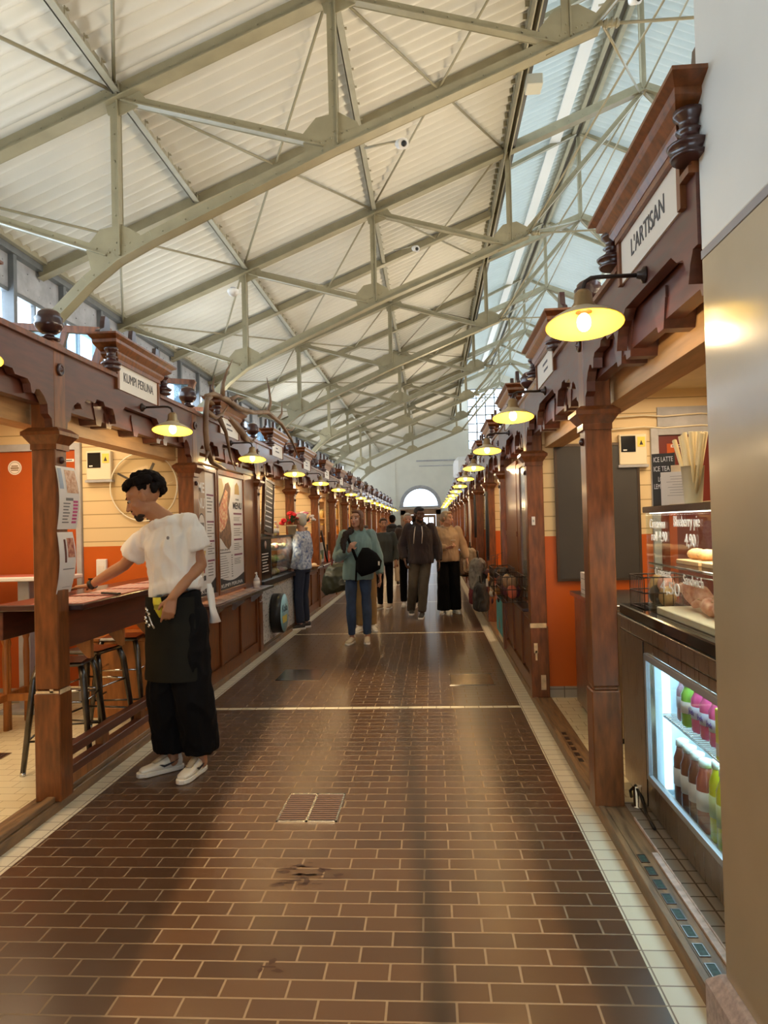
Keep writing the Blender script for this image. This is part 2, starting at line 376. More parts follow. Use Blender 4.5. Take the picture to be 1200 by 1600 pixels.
# right outer wall (beyond the middle block of stalls), same windows in simpler form
XR = 1.63*S*2-XW
B('wall_right', wallp, XR, XR+.2, -3, YE, 0, 3.25); B('wall_right', greyp, XR, XR+.2, -3, YE, 4.42, 5.25)
m = MB()
for k in range(40):
    y = -3+k*1.12; m.box(XR-.03, XR+.06, y-.035, y+.035, 3.25, 4.42)
struct(m.build('window_30', greyd)); 
# roof sheets
def corr(x0, z0, x1, z1, y0, y1, pitch=.18, amp=.050, name='ceiling', mt=None, n=8):
    vs = []; k = int((y1-y0)/pitch*n); fs = []
    for i in range(k+1):
        y = y0+(y1-y0)*i/k; dz = amp*math.sin(2*math.pi*(y-y0)/pitch)
        vs += [(x0, y, z0+dz), (x1, y, z1+dz)]
    fs = [(2*i, 2*i+1, 2*i+3, 2*i+2) for i in range(k)]
    m = MB(); m.add(vs, fs, True)
    vs2 = [(x0, y0, z0+.06), (x1, y0, z1+.06), (x1, y1, z1+.06), (x0, y1, z0+.06)]
    m.add(vs2, [(0, 1, 2, 3)])
    return struct(m.build(name, mt or roofm))
def zt(xs): return 1.5+S*(1.56+.40*(xs+2.33))
XC = 1.63*S
corr(-2.36*S, zt(-2.36)+.16, .66*S, zt(.66)+.16, -3, YE)
corr(2*XC+2.36*S, zt(-2.36)+.16, 2*XC-.66*S, zt(.66)+.16, -3, YE)
ZM = 9.05
corr(.40*S, ZM, XC-.12, ZM+.40*(XC-.12-.40*S), -3, YE, mt=roofb)
corr(2*XC-.40*S, ZM, XC+.12, ZM+.40*(XC-.12-.40*S), -3, YE, mt=roofb)
# lantern walls with glazing, eaves beams, ridge
for sgn, nm in ((1, 31), (-1, 32)):
    x = XC-sgn*(XC-.63*S)
    m = MB()
    m.box(x-.06, x+.06, -3, YE, 7.28, 7.50)
    m.box(x-.05, x+.05, -3, YE, 8.98, 9.12)
    for k in range(38): y = -2.5+k*1.15; m.box(x-.03, x+.03, y-.03, y+.03, 7.5, 9.0)
    for zz in (8.0, 8.5): m.box(x-.02, x+.02, -3, YE, zz-.015, zz+.015)
    o = struct(m.build('window_%d' % nm, steel)); MB().box(x-.004, x+.004, -3, YE, 7.5, 9.0).build('pane', winglass, o)
zr = ZM+.40*(XC-.12-.40*S)
m = MB(); m.box(XC-.14, XC-.06, -3, YE, zr-.14, zr+.06); m.box(XC+.06, XC+.14, -3, YE, zr-.14, zr+.06); struct(m.build('trim_15', steel))
struct(MB().box(XC-.62, XC-.40, -3, YE, zr-.30, zr-.25).build('trim_16', white)); struct(MB().box(XC-.06, XC+.06, -3, YE, zr+.0, zr+.03).build('trim_17', greyd))
# edge beam with lattice along the opening of the lantern
t = thing('edge_beam', 'long riveted cream steel beam along the edge where the roof opens to the lantern', 'beam', (.63*S, 0, zt(.63)))
m = MB(); m.box(-.05, -.035, -3, YE, -.18, .16); m.box(.02, .035, -3, YE, -.18, .16)
m.build('web', steelc, t)
m = MB()
for k in range(210):
    y = -2+k*.20; m.box(-.11, -.05, y, y+.03, .03, .10)
tag(m.build('clips', steelc, t), kind='stuff')
MB().box(.05, .10, -3, 30, .22, .27).box(.05, .12, -3, 30, -.02, .0).build('cable_tray', black, t)
# roof trusses
def truss_mesh():
    parts = {}
    def seg(key, p, q, w=.10, h=.10, fl=True):
        m = parts.setdefault(key, [])
        mb = MB(); p = V((p[0]*S, 0, 1.5+p[1]*S)); q = V((q[0]*S, 0, 1.5+q[1]*S))
        if fl:
            d = (q-p).normalized(); u = V((0, 1, 0)).cross(d); u = -u if u.z < 0 else u
            mb.bar(p-u*h*.45, q-u*h*.45, .012, w, up=(0, 1, 0))       # flange seen from below
            th = {'top_chord': .030, 'bottom_chord': .026, 'post': .022, 'diagonal': .018, 'king_post': .034, 'lantern_rafter': .020, 'lantern_post': .024}.get(key, .016)
            mb.bar(p, q, th, h*.9, up=u)
            mb.bar(p+V((0, w*.5, 0))-u*h*.40, q+V((0, w*.5, 0))-u*h*.40, .03, .006, up=(0, 1, 0))
        else: mb.bar(p, q, w, h, up=(0, 1, 0))
        n = max(2, int((q-p).length/.22))
        for k in range(n):
            c = p+(q-p)*((k+.5)/n); mb.ell(c+V((0, -.012, 0)), .010, 5, 4)
        m.append(mb)
    def top(x): return 1.56+.40*(x+2.33)
    def side(f):
        g = lambda x, z: (f(x), z)
        seg('top_chord', g(-2.34, top(-2.34)), g(1.63, top(1.63)), .15, .16)
        bot = [(-2.33, .42), (-1.95, .70), (-1.66, .96), (-1.50, 1.115), (-1.36, 1.22), (-1.2, 1.30), (-.38, 1.66), (.63, 2.06), (.76, 2.11)]
        for a, b in zip(bot[:-1], bot[1:]): seg('bottom_chord', g(*a), g(*b), .13, .13)
        for x in (-1.36, -.38, .63): seg('post', g(x, top(x)), g(x, {-1.36: 1.22, -.38: 1.66, .63: 2.06}[x]), .085, .085)
        seg('diagonal', g(-2.30, 1.56), g(-1.40, 1.24), .075, .075); seg('diagonal', g(-1.32, 1.93), g(-.42, 1.67), .085, .085)
        seg('diagonal', g(-.34, 2.32), g(.60, 2.05), .085, .085); seg('diagonal', g(.72, 2.09), g(1.61, 3.10), .075, .075)
        for (x, z, kind) in ((-1.36, 1.22, 0), (-.38, 1.66, 0), (.66, 2.06, 0), (-1.36, 1.95, 1), (-.38, 2.34, 1)):
            m = MB(); X0 = f(x)*S; z0 = 1.5+z*S; e = .40*(1 if f(1) > f(0) else -1)
            if kind == 0: poly = [(-.24, -.09*1-.06), (.26, .10), (.22, .20), (.05, .30), (-.16, .26), (-.30, .10)]
            else: poly = [(-.10, -.02), (.20, .08), (.30, -.06), (.22, -.14), (.02, -.22), (-.06, -.20)]
            sg = 1 if e > 0 else -1
            m.ext([(X0+sg*a, z0+b) for a, b in poly], 'y', -.006, .006)
            for k in range(6): m.ell((X0+sg*(-.12+.05*k), -.012, z0+.02+.02*k*(1 if kind == 0 else -.5)), .011, 5, 4)
            parts.setdefault('gusset_plate', []).append(m)
    side(lambda x: x); side(lambda x: 3.26-x)
    seg('king_post', (1.63, 3.13), (1.63, (zr-.2-1.5)/S), .08, .08)
    r_ = MB(); a = (.76*S, 0, 1.5+2.11*S); b = ((3.26-.76)*S, 0, 1.5+2.11*S)
    r_.tube([a, b], .014, 6); r_.tube([(a[0]+.06, 0, a[2]), (a[0]+.20, 0, a[2])], .032, 8); r_.tube([(b[0]-.06, 0, a[2]), (b[0]-.20, 0, a[2])], .032, 8)
    for k in range(3): r_.tube([(a[0]+.08+.045*k, 0, a[2]), (a[0]+.095+.045*k, 0, a[2])], .042, 8)
    parts['tie_rod'] = [r_]
    # monitor cross members
    seg('lantern_rafter', (.63, (9.0-1.5)/S), (1.60, (zr-.1-1.5)/S), .07, .09); seg('lantern_rafter', (2.63, (9.0-1.5)/S), (1.66, (zr-.1-1.5)/S), .07, .09)
    seg('lantern_post', (.63, 2.74), (.63, (9.0-1.5)/S), .07, .07); seg('lantern_post', (2.63, 2.74), (2.63, (9.0-1.5)/S), .07, .07)
    return parts
TP = truss_mesh(); TY = [6.405+4.6*k for k in range(-1, 7)]
proto = thing('roof_truss', 'steel roof truss', 'roof truss', (0, TY[0], 0))
for key, lst in TP.items():
    for mb in lst: mb.build(key, steelc, proto)
names = ['steel roof truss passing overhead before the first visible knee', 'nearest steel roof truss, its riveted knee above the first stall ball on the window side',
         'second steel roof truss, landing behind the antlers', 'third steel roof truss from the viewer, landing past the antlers']
for k, y in enumerate(TY):
    if k == 0: proto['label'] = names[0]; continue
    if k < 4: dup(proto, (0, y, 0), names[k])
    else: dup(proto, (0, y, 0), 'distant pale steel roof truss among the crowd of trusses near the far gable', group='far roof trusses')
# bracing struts hidden above first frame: purlins with clips, mid rafters, wind rods
def purlin(xs, label):
    t = thing('purlin', label, 'purlin', (xs*S, 0, zt(xs)+.075))
    m = MB(); m.bar((0, -3, 0), (0, YE, 0), .012, .15); m.bar((0.03, -3, -.07), (.03, YE, -.07), .08, .010)
    m.build('angle', steel, t); c = MB()
    for k in range(120):
        y = -1+k*.32; c.box(.05, .06, y, y+.03, -.07, .03); c.box(.06, .085, y, y+.03, -.0, .01)
    tag(c.build('hook_bolts', steel, t), kind='stuff')
purlin(-1.36, 'cream roof purlin nearest the windows, running the length of the hall'); purlin(-.38, 'cream roof purlin over the middle of the aisle')
for k, y in enumerate([TY[i]+2.3 for i in range(7)]):
    m = MB(); a = V((-2.33*S, y, zt(-2.33)+.03)); b = V((.63*S, y, zt(.63)+.03)); m.bar(a, b, .10, .12); m.bar(a-V((0, 0, .065)), b-V((0, 0, .065)), .14, .01)
    o = m.build('mid_rafter', steelc)
    tag(o, ['light rafter passing overhead', 'light rafter between the nearest truss and the second truss', 'light rafter between the second and the third truss', 'light rafter just past the third truss'][k] if k < 4 else 'light rafter between the distant trusses', 'rafter', None if k < 4 else 'far light rafters')
def cross_brace(y0, y1, segs, r, label, grp):
    t = thing('wind_bracing', label, 'bracing', (0, (y0+y1)/2, 0), 0, grp); c = (y0+y1)/2
    for (p, q) in segs: MB().tube([(p[0], p[1]-c, p[2]), (q[0], q[1]-c, q[2])], r, 6).build('rod', steelc, t)
for k in range(0, 6):
    y0, y1 = TY[k], TY[k+1]
    for j, (a, b) in enumerate(((-2.3, -1.36), (-1.36, -.38), (-.38, .60))):
        cross_brace(y0, y1, [((a*S, y0, zt(a)+.03), (b*S, y1, zt(b)+.03)), ((a*S, y1, zt(a)+.03), (b*S, y0, zt(b)+.03))], .016,
                    ['crossed wind rods under the roof next to the windows', 'crossed wind rods under the roof above the aisle', 'crossed wind rods under the roof beside the lantern opening'][j], 'wind rods row %s' % 'abc'[j])
for k in range(1, 7):
    y0, y1 = TY[k], TY[k+1]
    cross_brace(y0, y1, [((.78*S, y0, 1.5+2.12*S), (1.60*S, y1, 1.5+3.1*S)), ((1.60*S, y0, 1.5+3.1*S), (.78*S, y1, 1.5+2.12*S)), ((1.63*S, y0, 1.5+3.12*S), (1.63*S, y1, 1.5+3.12*S))], .016, 'thin bracing rods and strut crossing the lantern between two trusses', 'lantern bracing')
# smoke detectors and roof spotlights
def detector(loc, label, r=.05, cat='detector', name='smoke_detector'):
    t = thing(name, label, cat, loc)
    MB().lathe([(r, .0), (r*1.05, -.02), (r*.7, -.05), (.001, -.06)], n=14).build('housing', white, t)
    MB().lathe([(r*.5, .02), (r*.5, 0)], n=10).build('base', greyp, t)
detector((-1.75, 6.35, 1.5+1.10*S+.03-.16), 'white smoke detector under the bottom chord of the nearest truss')
def spot(loc, label):
    t = thing('roof_spotlight', label, 'spotlight', loc)
    MB().tube([(0, 0, 0), (.05, -.10, -.05)], [.045, .055], 12).build('housing', white, t)
    MB().tube([(-.03, 0, .03), (-.35, .02, -.01)], .012, 6).build('arm', steel, t)
    MB().ell((.052, -.104, -.052), .03, 8, 6).build('lens', black, t)
spot((-.22, 7.0, 1.5+3.78), 'white spotlight clamped under the corrugated roof above the nearest truss')
spot((-.17, 12.0, 1.5+4.68), 'small white spotlight by the second truss, under the corrugated roof')
spot((2.35, 7.9, 7.2), 'small white spotlight hanging in the lantern')
t = thing('junction_box', 'small beige junction box on the edge beam', 'box', (1.44, 9.0, 7.02)); MB().box(-.10, .10, -.12, .12, -.07, .07).build('lid', mat('beige_box', (.55, .52, .42), .5), t, bevel=.01)
# far gable wall
AW = -.58   # centre of the arched doorway
gw = MB(); gw.box(XW, AW-1.13, YE, YE+.3, 0, 10.5); gw.box(AW+1.13, XR, YE, YE+.3, 0, 5.6); gw.box(AW+1.13, 2.2, YE, YE+.3, 5.6, 10.5); gw.box(6.2, XR, YE, YE+.3, 5.6, 10.5); gw.box(2.2, 6.2, YE, YE+.3, 9.0, 10.5)
n = 16; arc = [(AW+1.05*math.cos(math.pi*k/n), 2.50+1.05*math.sin(math.pi*k/n)) for k in range(n+1)]
gw.ext([(AW+1.13, 2.50)]+arc[0:9]+[(AW, 10.5), (AW+1.13, 10.5)], 'y', YE, YE+.3); gw.ext([(AW, 10.5)]+arc[8:]+[(AW-1.13, 2.50), (AW-1.13, 10.5)], 'y', YE, YE+.3)
gw.box(AW-1.13, AW+1.13, YE, YE+.3, 2.32, 2.50)
struct(gw.build('wall_back', wallp))
B('wall_back', wallp, -2.0, -1.95, YE-.06, YE, 0, 8)
struct(MB().box(-.75, 1.9, YE-.08, YE, 5.0, 5.07).box(-.6, 1.9, YE-.06, YE, 4.72, 4.76).build('trim_18', greyp))
m = MB()
for k in range(n):
    a0, a1 = math.pi*k/n, math.pi*(k+1)/n
    for r0, r1, yy0, yy1 in ((1.05, 1.17, -.06, .02), (.97, 1.05, .05, .12)):
        q = [(AW+r*math.cos(a), 2.50+r*math.sin(a)) for r, a in ((r0, a0), (r1, a0), (r1, a1), (r0, a1))]
        m.ext(q, 'y', YE+yy0, YE+yy1)
m.box(AW-1.2, AW+1.2, YE-.1, YE+.05, 2.42, 2.50)
o = struct(m.build('window_33', greyp)); MB().box(AW-1.05, AW+1.05, YE+.08, YE+.09, 2.5, 3.6).build('pane', winglass, o)
for k in (1, 2, 3): MB().bar((AW, YE+.07, 2.5), (AW+1.0*math.cos(math.pi*k/4), YE+.07, 2.5+1.0*math.sin(math.pi*k/4)), .02, .02).build('glazing_bar', white, o)
# far doors
o = struct(MB().box(AW-1.13, AW-.85, YE-.05, YE+.1, 0, 2.32).box(AW+.85, AW+1.13, YE-.05, YE+.1, 0, 2.32).box(AW-1.13, AW+1.13, YE-.05, YE+.1, 2.02, 2.32).box(AW-1.16, AW+1.16, YE-.1, YE+.1, 2.27, 2.33).build('door_1', mat('far_door_wood', (.30, .17, .09), .45, var=.2)))
for s_ in (-1, 1):
    x0 = AW+(0 if s_ > 0 else -.85); lf = MB().box(x0+.01, x0+.84, YE, YE+.05, .05, 1.0).box(x0+.01, x0+.14, YE, YE+.05, 1.0, 2.0).box(x0+.71, x0+.84, YE, YE+.05, 1.0, 2.0).box(x0+.14, x0+.71, YE, YE+.05, 1.85, 2.0).box(x0+.39, x0+.46, YE, YE+.05, 1.0, 1.85)
    l_ = lf.build('door_leaf', mat('far_door_wood', (.3, .17, .09), .45), o); MB().box(x0+.14, x0+.71, YE+.02, YE+.03, 1.0, 1.85).build('pane', winglass, l_)
m = MB()
for k in range(9): x = 2.2+k*.5; m.box(x-.03, x+.03, YE+.05, YE+.12, 5.6, 9.0)
for k in range(8): z = 5.6+k*.48; m.box(2.2, 6.2, YE+.05, YE+.12, z-.025, z+.025)
o = struct(m.build('window_34', greyd)); MB().box(2.2, 6.2, YE+.08, YE+.09, 5.6, 9).build('pane', winglass, o)
t = thing('service_cabin', 'pale rounded plant cabin raised above the stalls by the far gable', 'cabin', (1.95, 30, 0))
MB().box(-.95, 1.5, -1, 1, 3.35, 4.20).build('body', white, t, bevel=.16); MB().box(-1.0, 1.5, -1.05, 1.05, 3.02, 3.30).build('base', greyp, t, bevel=.02)
MB().box(-.5, -.4, -.5, .5, 2.62, 3.02).box(.8, .9, -.5, .5, 2.62, 3.02).build('leg', greyd, t)
# wall behind the viewer with the glazed entrance
yb = -1.2
gw = MB(); gw.box(XW, -.86, yb-.25, yb, 0, 10.5); gw.box(.80, XR, yb-.25, yb, 0, 10.5); gw.box(-.86, .80, yb-.25, yb, 2.36, 10.5); struct(gw.build('wall_front', wallp))
o = struct(MB().box(-.86, -.80, yb-.2, yb-.1, 0, 2.36).box(.74, .80, yb-.2, yb-.1, 0, 2.36).box(-.80, .74, yb-.2, yb-.1, 2.3, 2.36).box(.20, .28, yb-.2, yb-.1, 0, 2.3).box(-.80, .74, yb-.2, yb-.1, 0, .25).build('door_2', wood))
MB().box(-.80, .74, yb-.155, yb-.15, .25, 2.3).build('pane', winglass, o)
# the big painted pillar on the right
t = thing('pillar', 'large square pillar beside the stall row, pale grey above and glossy taupe below', 'pillar', (0, 0, 0))
def pil(z0, z1, mt, nm, e=0): MB().box(.800-e, 1.45, 1.05, 2.10+e, z0, z1).build(nm, mt, t, bevel=.006 if not e else 0)
pil(.19, 2.245, pill_lo, 'lower_shaft'); pil(2.265, 5.5, pill_hi, 'upper_shaft'); pil(2.243, 2.267, bandm, 'paint_line', .0006)
MB().box(.758, 1.5, .95, 2.15, 0, .155).frus((.758, 1.5, .95, 2.15, .155), (.790, 1.5, 1.0, 2.11, .195)).build('plinth', granite, t, bevel=.008)
m = MB(); m.bar((.7995, 1.74, .83), (.7995, 1.715, .80), .002, .006); m.bar((.7995, 1.735, .80), (.7995, 1.725, .755), .002, .004); m.bar((.7995, 1.72, .80), (.7995, 1.715, .745), .002, .018)
m.build('paint_chip', white, t)
def fuse(mb, name, mt, parent, voxel, smooth=3, folds=None, bevel=0):
    me = bpy.data.meshes.new(name); me.from_pydata(mb.v, [], mb.f)
    ob = bpy.data.objects.new(name, me); COL.objects.link(ob)
    r = ob.modifiers.new('r', 'REMESH'); r.mode = 'VOXEL'; r.voxel_size = voxel; r.use_smooth_shade = True
    if smooth: sm = ob.modifiers.new('s', 'SMOOTH'); sm.factor = .5; sm.iterations = smooth
    bpy.context.view_layer.update()
    me2 = bpy.data.meshes.new_from_object(ob.evaluated_get(bpy.context.evaluated_depsgraph_get()))
    bpy.data.objects.remove(ob); bpy.data.meshes.remove(me)
    if folds:
        amp, fr, st = folds; nn = [v.normal.copy() for v in me2.vertices]
        for v, n_ in zip(me2.vertices, nn):
            p = V((v.co.x*fr*st[0], v.co.y*fr*st[1], v.co.z*fr*st[2]))
            q = noise.noise(p)+.5*noise.noise(p*2.1); q = 1-abs(q)*2.2
            v.co += n_*amp*q
    for p in me2.polygons: p.use_smooth = True
    me2.materials.append(mt); me2.name = name
    o = bpy.data.objects.new(name, me2); COL.objects.link(o); o.parent = parent; return o
# ================================================================== STALL FRONTS
S2 = 2.24; LX, RX = -2.025, .79; LY0, RY0 = 3.78, 3.72
def wiggle(mb, sg): return mb if sg > 0 else mb.mirror_x()
TXT = {}
def txt(s_, h, mt, parent, loc, d='+y', name='lettering', width=None, ext=.0008, bold=False):
    c = bpy.data.curves.new('t', 'FONT'); c.body = s_; c.size = h; c.extrude = ext; c.align_x = 'CENTER'; c.align_y = 'CENTER'
    if bold: c.offset = h*.02
    o = bpy.data.objects.new('t', c); COL.objects.link(o); bpy.context.view_layer.update()
    me = bpy.data.meshes.new_from_object(o.evaluated_get(bpy.context.evaluated_depsgraph_get())); bpy.data.objects.remove(o); bpy.data.curves.remove(c)
    xs = [v.co.x for v in me.vertices] or [0, 1]
    k = width/(max(xs)-min(xs)) if width else 1
    right = {'+y': V((0, 1, 0)), '-y': V((0, -1, 0)), '+x': V((1, 0, 0)), '-x': V((-1, 0, 0))}[d]; up = V((0, 0, 1)); nn = right.cross(up)
    for v in me.vertices: v.co = right*v.co.x*k+up*v.co.y+nn*v.co.z+V(loc)
    me.materials.append(mt); me.name = name
    ob = bpy.data.objects.new(name, me); COL.objects.link(ob); ob.parent = parent; return ob
BOARD = None
def board_profile():
    half = [(.058, 2.50), (.058, 2.06), (.075, 2.06), (.085, 2.12), (.12, 2.14), (.125, 2.19), (.16, 2.23), (.20, 2.255), (.235, 2.25), (.25, 2.225), (.275, 2.225), (.285, 2.27), (.31, 2.29),
            (.42, 2.29), (.44, 2.315), (.53, 2.315), (.55, 2.29), (.66, 2.29), (.685, 2.255), (.705, 2.20), (.725, 2.255), (.75, 2.29), (.80, 2.30), (.85, 2.335), (1.12, 2.335)]
    low = half[1:]; full = low+[(2.24-y, z) for y, z in low[::-1][1:]]
    return [(.058, 2.50)]+full+[(2.182, 2.50)]
def stall_front(sg, name='stall_front'):
    t = thing(name, 'x', 'stall front')
    def P(nm, mb, mt, par=None, bevel=0): return wiggle(mb, sg).build(nm, mt, par or t, bevel=bevel)
    m = MB(); m.box(-.134, 0, -.061, .061, .655, 2.50); m.box(-.140, .005, -.066, .066, .055, .635)
    m.box(-.128, -.006, -.055, .055, .635, .655)
    post = P('post', m, wood, bevel=.005)
    m = MB(); m.box(-.135, .012, -.070, .070, 1.955, 1.985); m.frus((-.135, .012, -.070, .070, 1.985), (-.165, .045, -.10, .10, 2.03)); m.box(-.17, .05, -.105, .105, 2.03, 2.05); m.frus((-.17, .05, -.105, .105, 2.05), (-.14, .02, -.075, .075, 2.075))
    P('capital', m, wood)
    P('rosette', MB().lathe([(.034, 0), (.034, .012), (.024, .014), (.022, .008), (.012, .012), (.004, .024), (.001, .026)], (0, 0, 2.40), 'x', 16), wooddk)
    P('rosette', MB().lathe([(.020, 0), (.020, .010), (.008, .018), (.001, .020)], (0, 0, 1.90), 'x', 12), wooddk)
    P('beam', MB().ext(board_profile(), 'x', -.045, -.002), woodh)
    # dark stepped blocks and second board behind the fretwork
    m = MB(); m.box(-.115, -.055, .06, 2.18, 2.20, 2.50)
    for y in (.56, .70, 1.12, 1.54, 1.68): m.frus((-.16, -.05, y-.03, y+.03, 2.17), (-.16, -.046, y-.07, y+.07, 2.27)); m.box(-.16, -.046, y-.075, y+.075, 2.27, 2.31)
    P('inner_beam', m, woodh)
    m = MB(); m.box(-.30, -.16, -.06, 2.18, 2.10, 2.22); m.box(-.34, -.16, -.06, 2.18, 2.22, 2.25)
    P('soffit_beam', m, woodl)
    m = MB()
    for a, b in ((-1e-3, .699), (1.421, 2.241)): m.box(-.12, .018, a, b, 2.50, 2.522); m.box(-.10, .008, a, b, 2.522, 2.534)
    m.box(-.12, -.05, .699, 1.421, 2.50, 2.60)
    P('top_moulding', m, wood)
    # ball finial with pedestal
    m = MB(); m.box(-.105, -.005, -.05, .05, 2.50, 2.555); P('pedestal', m, wood, bevel=.004)
    prof = [(.03, 2.555), (.055, 2.565), (.058, 2.575), (.03, 2.585), (.024, 2.60), (.045, 2.61), (.062, 2.625)]
    for k in range(13):
        a = math.radians(-60+k*12.5); r = .078*math.cos(a); z = 2.668+.074*math.sin(a)
        if k in (5, 7): r -= .008
        prof.append((max(r, .002), z))
    P('ball_finial', MB().lathe(prof, (-.055, 0, 0), 'z', 24), wooddk)
    # sign with cornice
    P('sign_board', MB().box(-.035, .006, .73, 1.39, 2.435, 2.62), signw)
    m = MB(); m.box(-.04, .016, .70, .73, 2.43, 2.62); m.box(-.04, .016, 1.39, 1.42, 2.43, 2.62); m.box(-.05, .022, .70, 1.42, 2.60, 2.625); P('sign_frame', m, wood)
    def F(h0, h1): return (-.10-h0[1]*.0-.0, h0[1], 1.06-h0[0], 1.06+h0[0], h0[2])
    m = MB(); L = [(.375, .024, 2.625), (.40, .035, 2.65), (.40, .035, 2.665), (.47, .060, 2.695), (.485, .066, 2.705), (.485, .066, 2.725), (.535, .088, 2.745), (.535, .088, 2.757)]
    for a, b in zip(L[:-1], L[1:]): m.frus((-.06-a[1]*.5, a[1], 1.06-a[0], 1.06+a[0], a[2]), (-.06-b[1]*.5, b[1], 1.06-b[0], 1.06+b[0], b[2]))
    P('cornice', m, wood)
    tab = []
    for c in (-.42, 0, .42): tab += [(c-.10, 2.775), (c-.045, 2.80), (c-.035, 2.87 if c == 0 else 2.85), (c-.025, 2.90 if c == 0 else 2.88), (c+.025, 2.90 if c == 0 else 2.88), (c+.035, 2.85), (c+.045, 2.80), (c+.10, 2.775)]
    P('crest', MB().ext([(1.06-.53, 2.757), ]+[(1.06+a, b) for a, b in tab]+[(1.06+.53, 2.757)], 'x', -.05, -.02), wooddk)
    for y in (.62, 1.50):
        pr2 = [(.040, 2.534), (.044, 2.545), (.030, 2.552), (.046, 2.565), (.050, 2.575), (.034, 2.588), (.022, 2.598), (.020, 2.612), (.030, 2.618), (.020, 2.624), (.022, 2.648), (.034, 2.66), (.034, 2.675)]
        P('baluster', MB().lathe([(r_*1.3, z_) for r_, z_ in pr2], (.012, y, 0), 'z', 16), wooddk)
    return t
def front_label(side, k):
    near = {('L', 0): 'carved stall front nearest on the bar side, two menu sheets taped to its post', ('L', 1): 'carved brown stall front over the potato stall menu boards, hung with antlers',
            ('L', 2): 'carved brown stall front over the deli display case with the speckled panel', ('L', 3): 'carved brown stall front just past the display case, pink flowers at its post', ('L', 4): 'carved brown stall front over the counter with the bread basket, further side',
            ('R', 0): 'carved stall post and beam at the far end of the drinks fridge', ('R', 1): 'carved brown stall front over the panelled counter with hanging baskets', ('R', 2): 'carved brown stall front beyond the hanging baskets, blue poster at its foot', ('R', 3): 'carved brown stall front beside the hanging grey bags'}
    return near.get((side, k))
fl = stall_front(1); fr_ = stall_front(-1)
fl.location = (LX, LY0, 0); fr_.location = (RX, RY0, 0)
fl['label'] = front_label('L', 0); fr_['label'] = front_label('R', 0)
lab_k = stall_front  # keep name
NL, NR = 15, 13
Lf, Rf = {0: fl}, {0: fr_}
Lf[-1] = dup(fl, (LX, LY0-S2, 0), 'carved brown stall beam cut by the frame edge, over the tables and wooden stools')
Rf[-1] = dup(fr_, (RX, RY0-S2, 0), 'carved brown stall front with the sign reading L ARTISAN, beside the pillar')
for k in range(1, NL): Lf[k] = dup(fl, (LX, LY0+S2*k, 0), front_label('L', k) or 'small far carved stall front in the receding row under the windows', group=None if front_label('L', k) else 'far stall fronts, window row')
for k in range(1, NR): Rf[k] = dup(fr_, (RX, RY0+S2*k, 0), front_label('R', k) or 'small far carved stall front in the receding middle row', group=None if front_label('R', k) else 'far stall fronts, middle row')
# the pillar stands where the first right-hand post would be
for ch in list(Rf[-1].children):
    if ch.name.split('.')[0] in ('post', 'capital', 'rosette', 'pedestal', 'ball_finial'): bpy.data.objects.remove(ch)
for ch in Rf[-1].children:
    if ch.name.split('.')[0] in ('beam', 'inner_beam', 'soffit_beam', 'top_moulding'):
        ch.data = ch.data.copy(); bm = bmesh.new(); bm.from_mesh(ch.data)
        r_ = bmesh.ops.bisect_plane(bm, geom=bm.verts[:]+bm.edges[:]+bm.faces[:], plane_co=(0, .622, 0), plane_no=(0, 1, 0), clear_inner=True)
        bmesh.ops.contextual_create(bm, geom=[e for e in r_['geom_cut'] if isinstance(e, bmesh.types.BMEdge)]); bm.to_mesh(ch.data); bm.free()
# signs' words
sink = mat('sign_ink', (.07, .06, .06), .5)
txt('KUMPI PERUNA', .088, sink, Lf[0], (.0075, 1.06, 2.525), '+y', width=.50)
txt("L'ARTISAN", .092, sink, Rf[-1], (-.0075, 1.06, 2.52), '-y', width=.38)
def scrib(parent, x, y0, y1, z0, z1, mt, rows, d=1, name='printed_lines', seed=1, hh=.3):
    r2 = random.Random(seed); m = MB(); dz = (z1-z0)/rows
    for k in range(rows):
        z = z1-dz*(k+.5); a = y0+(y1-y0)*r2.uniform(0, .12); b = y1-(y1-y0)*r2.uniform(0, .35)
        m.box(x, x+.0008*d, a, b, z-dz*hh/2, z+dz*hh/2)
    return m.build(name, mt, parent)
for k in range(1, 8): scrib(Lf[k], .0065, .95, 1.18, 2.48, 2.57, sink, 2, 1, 'lettering', k, .35)
for k in range(0, 6): scrib(Rf[k], -.0065, .95, 1.18, 2.48, 2.57, sink, 2, -1, 'lettering', k+9, .35)
# chipped light wood at the edge of two posts
m = MB(); m.box(.0052, .0072, -.063, .045, .632, .655).box(-.05, -.03, -.0675, -.0655, .64, .66).box(-.128, .0, -.0675, -.0655, .637, .650)
m.build('chipped_edge', woodb, Lf[0])
m = MB(); m.box(-.006, .125, -.0685, -.065, .625, .662).box(.02, .05, -.0685, -.065, .42, .50).box(.03, .045, -.0685, -.065, .36, .44).box(.07, .11, -.069, -.065, .12, .24)
m.build('chipped_edge', woodb, Rf[1])

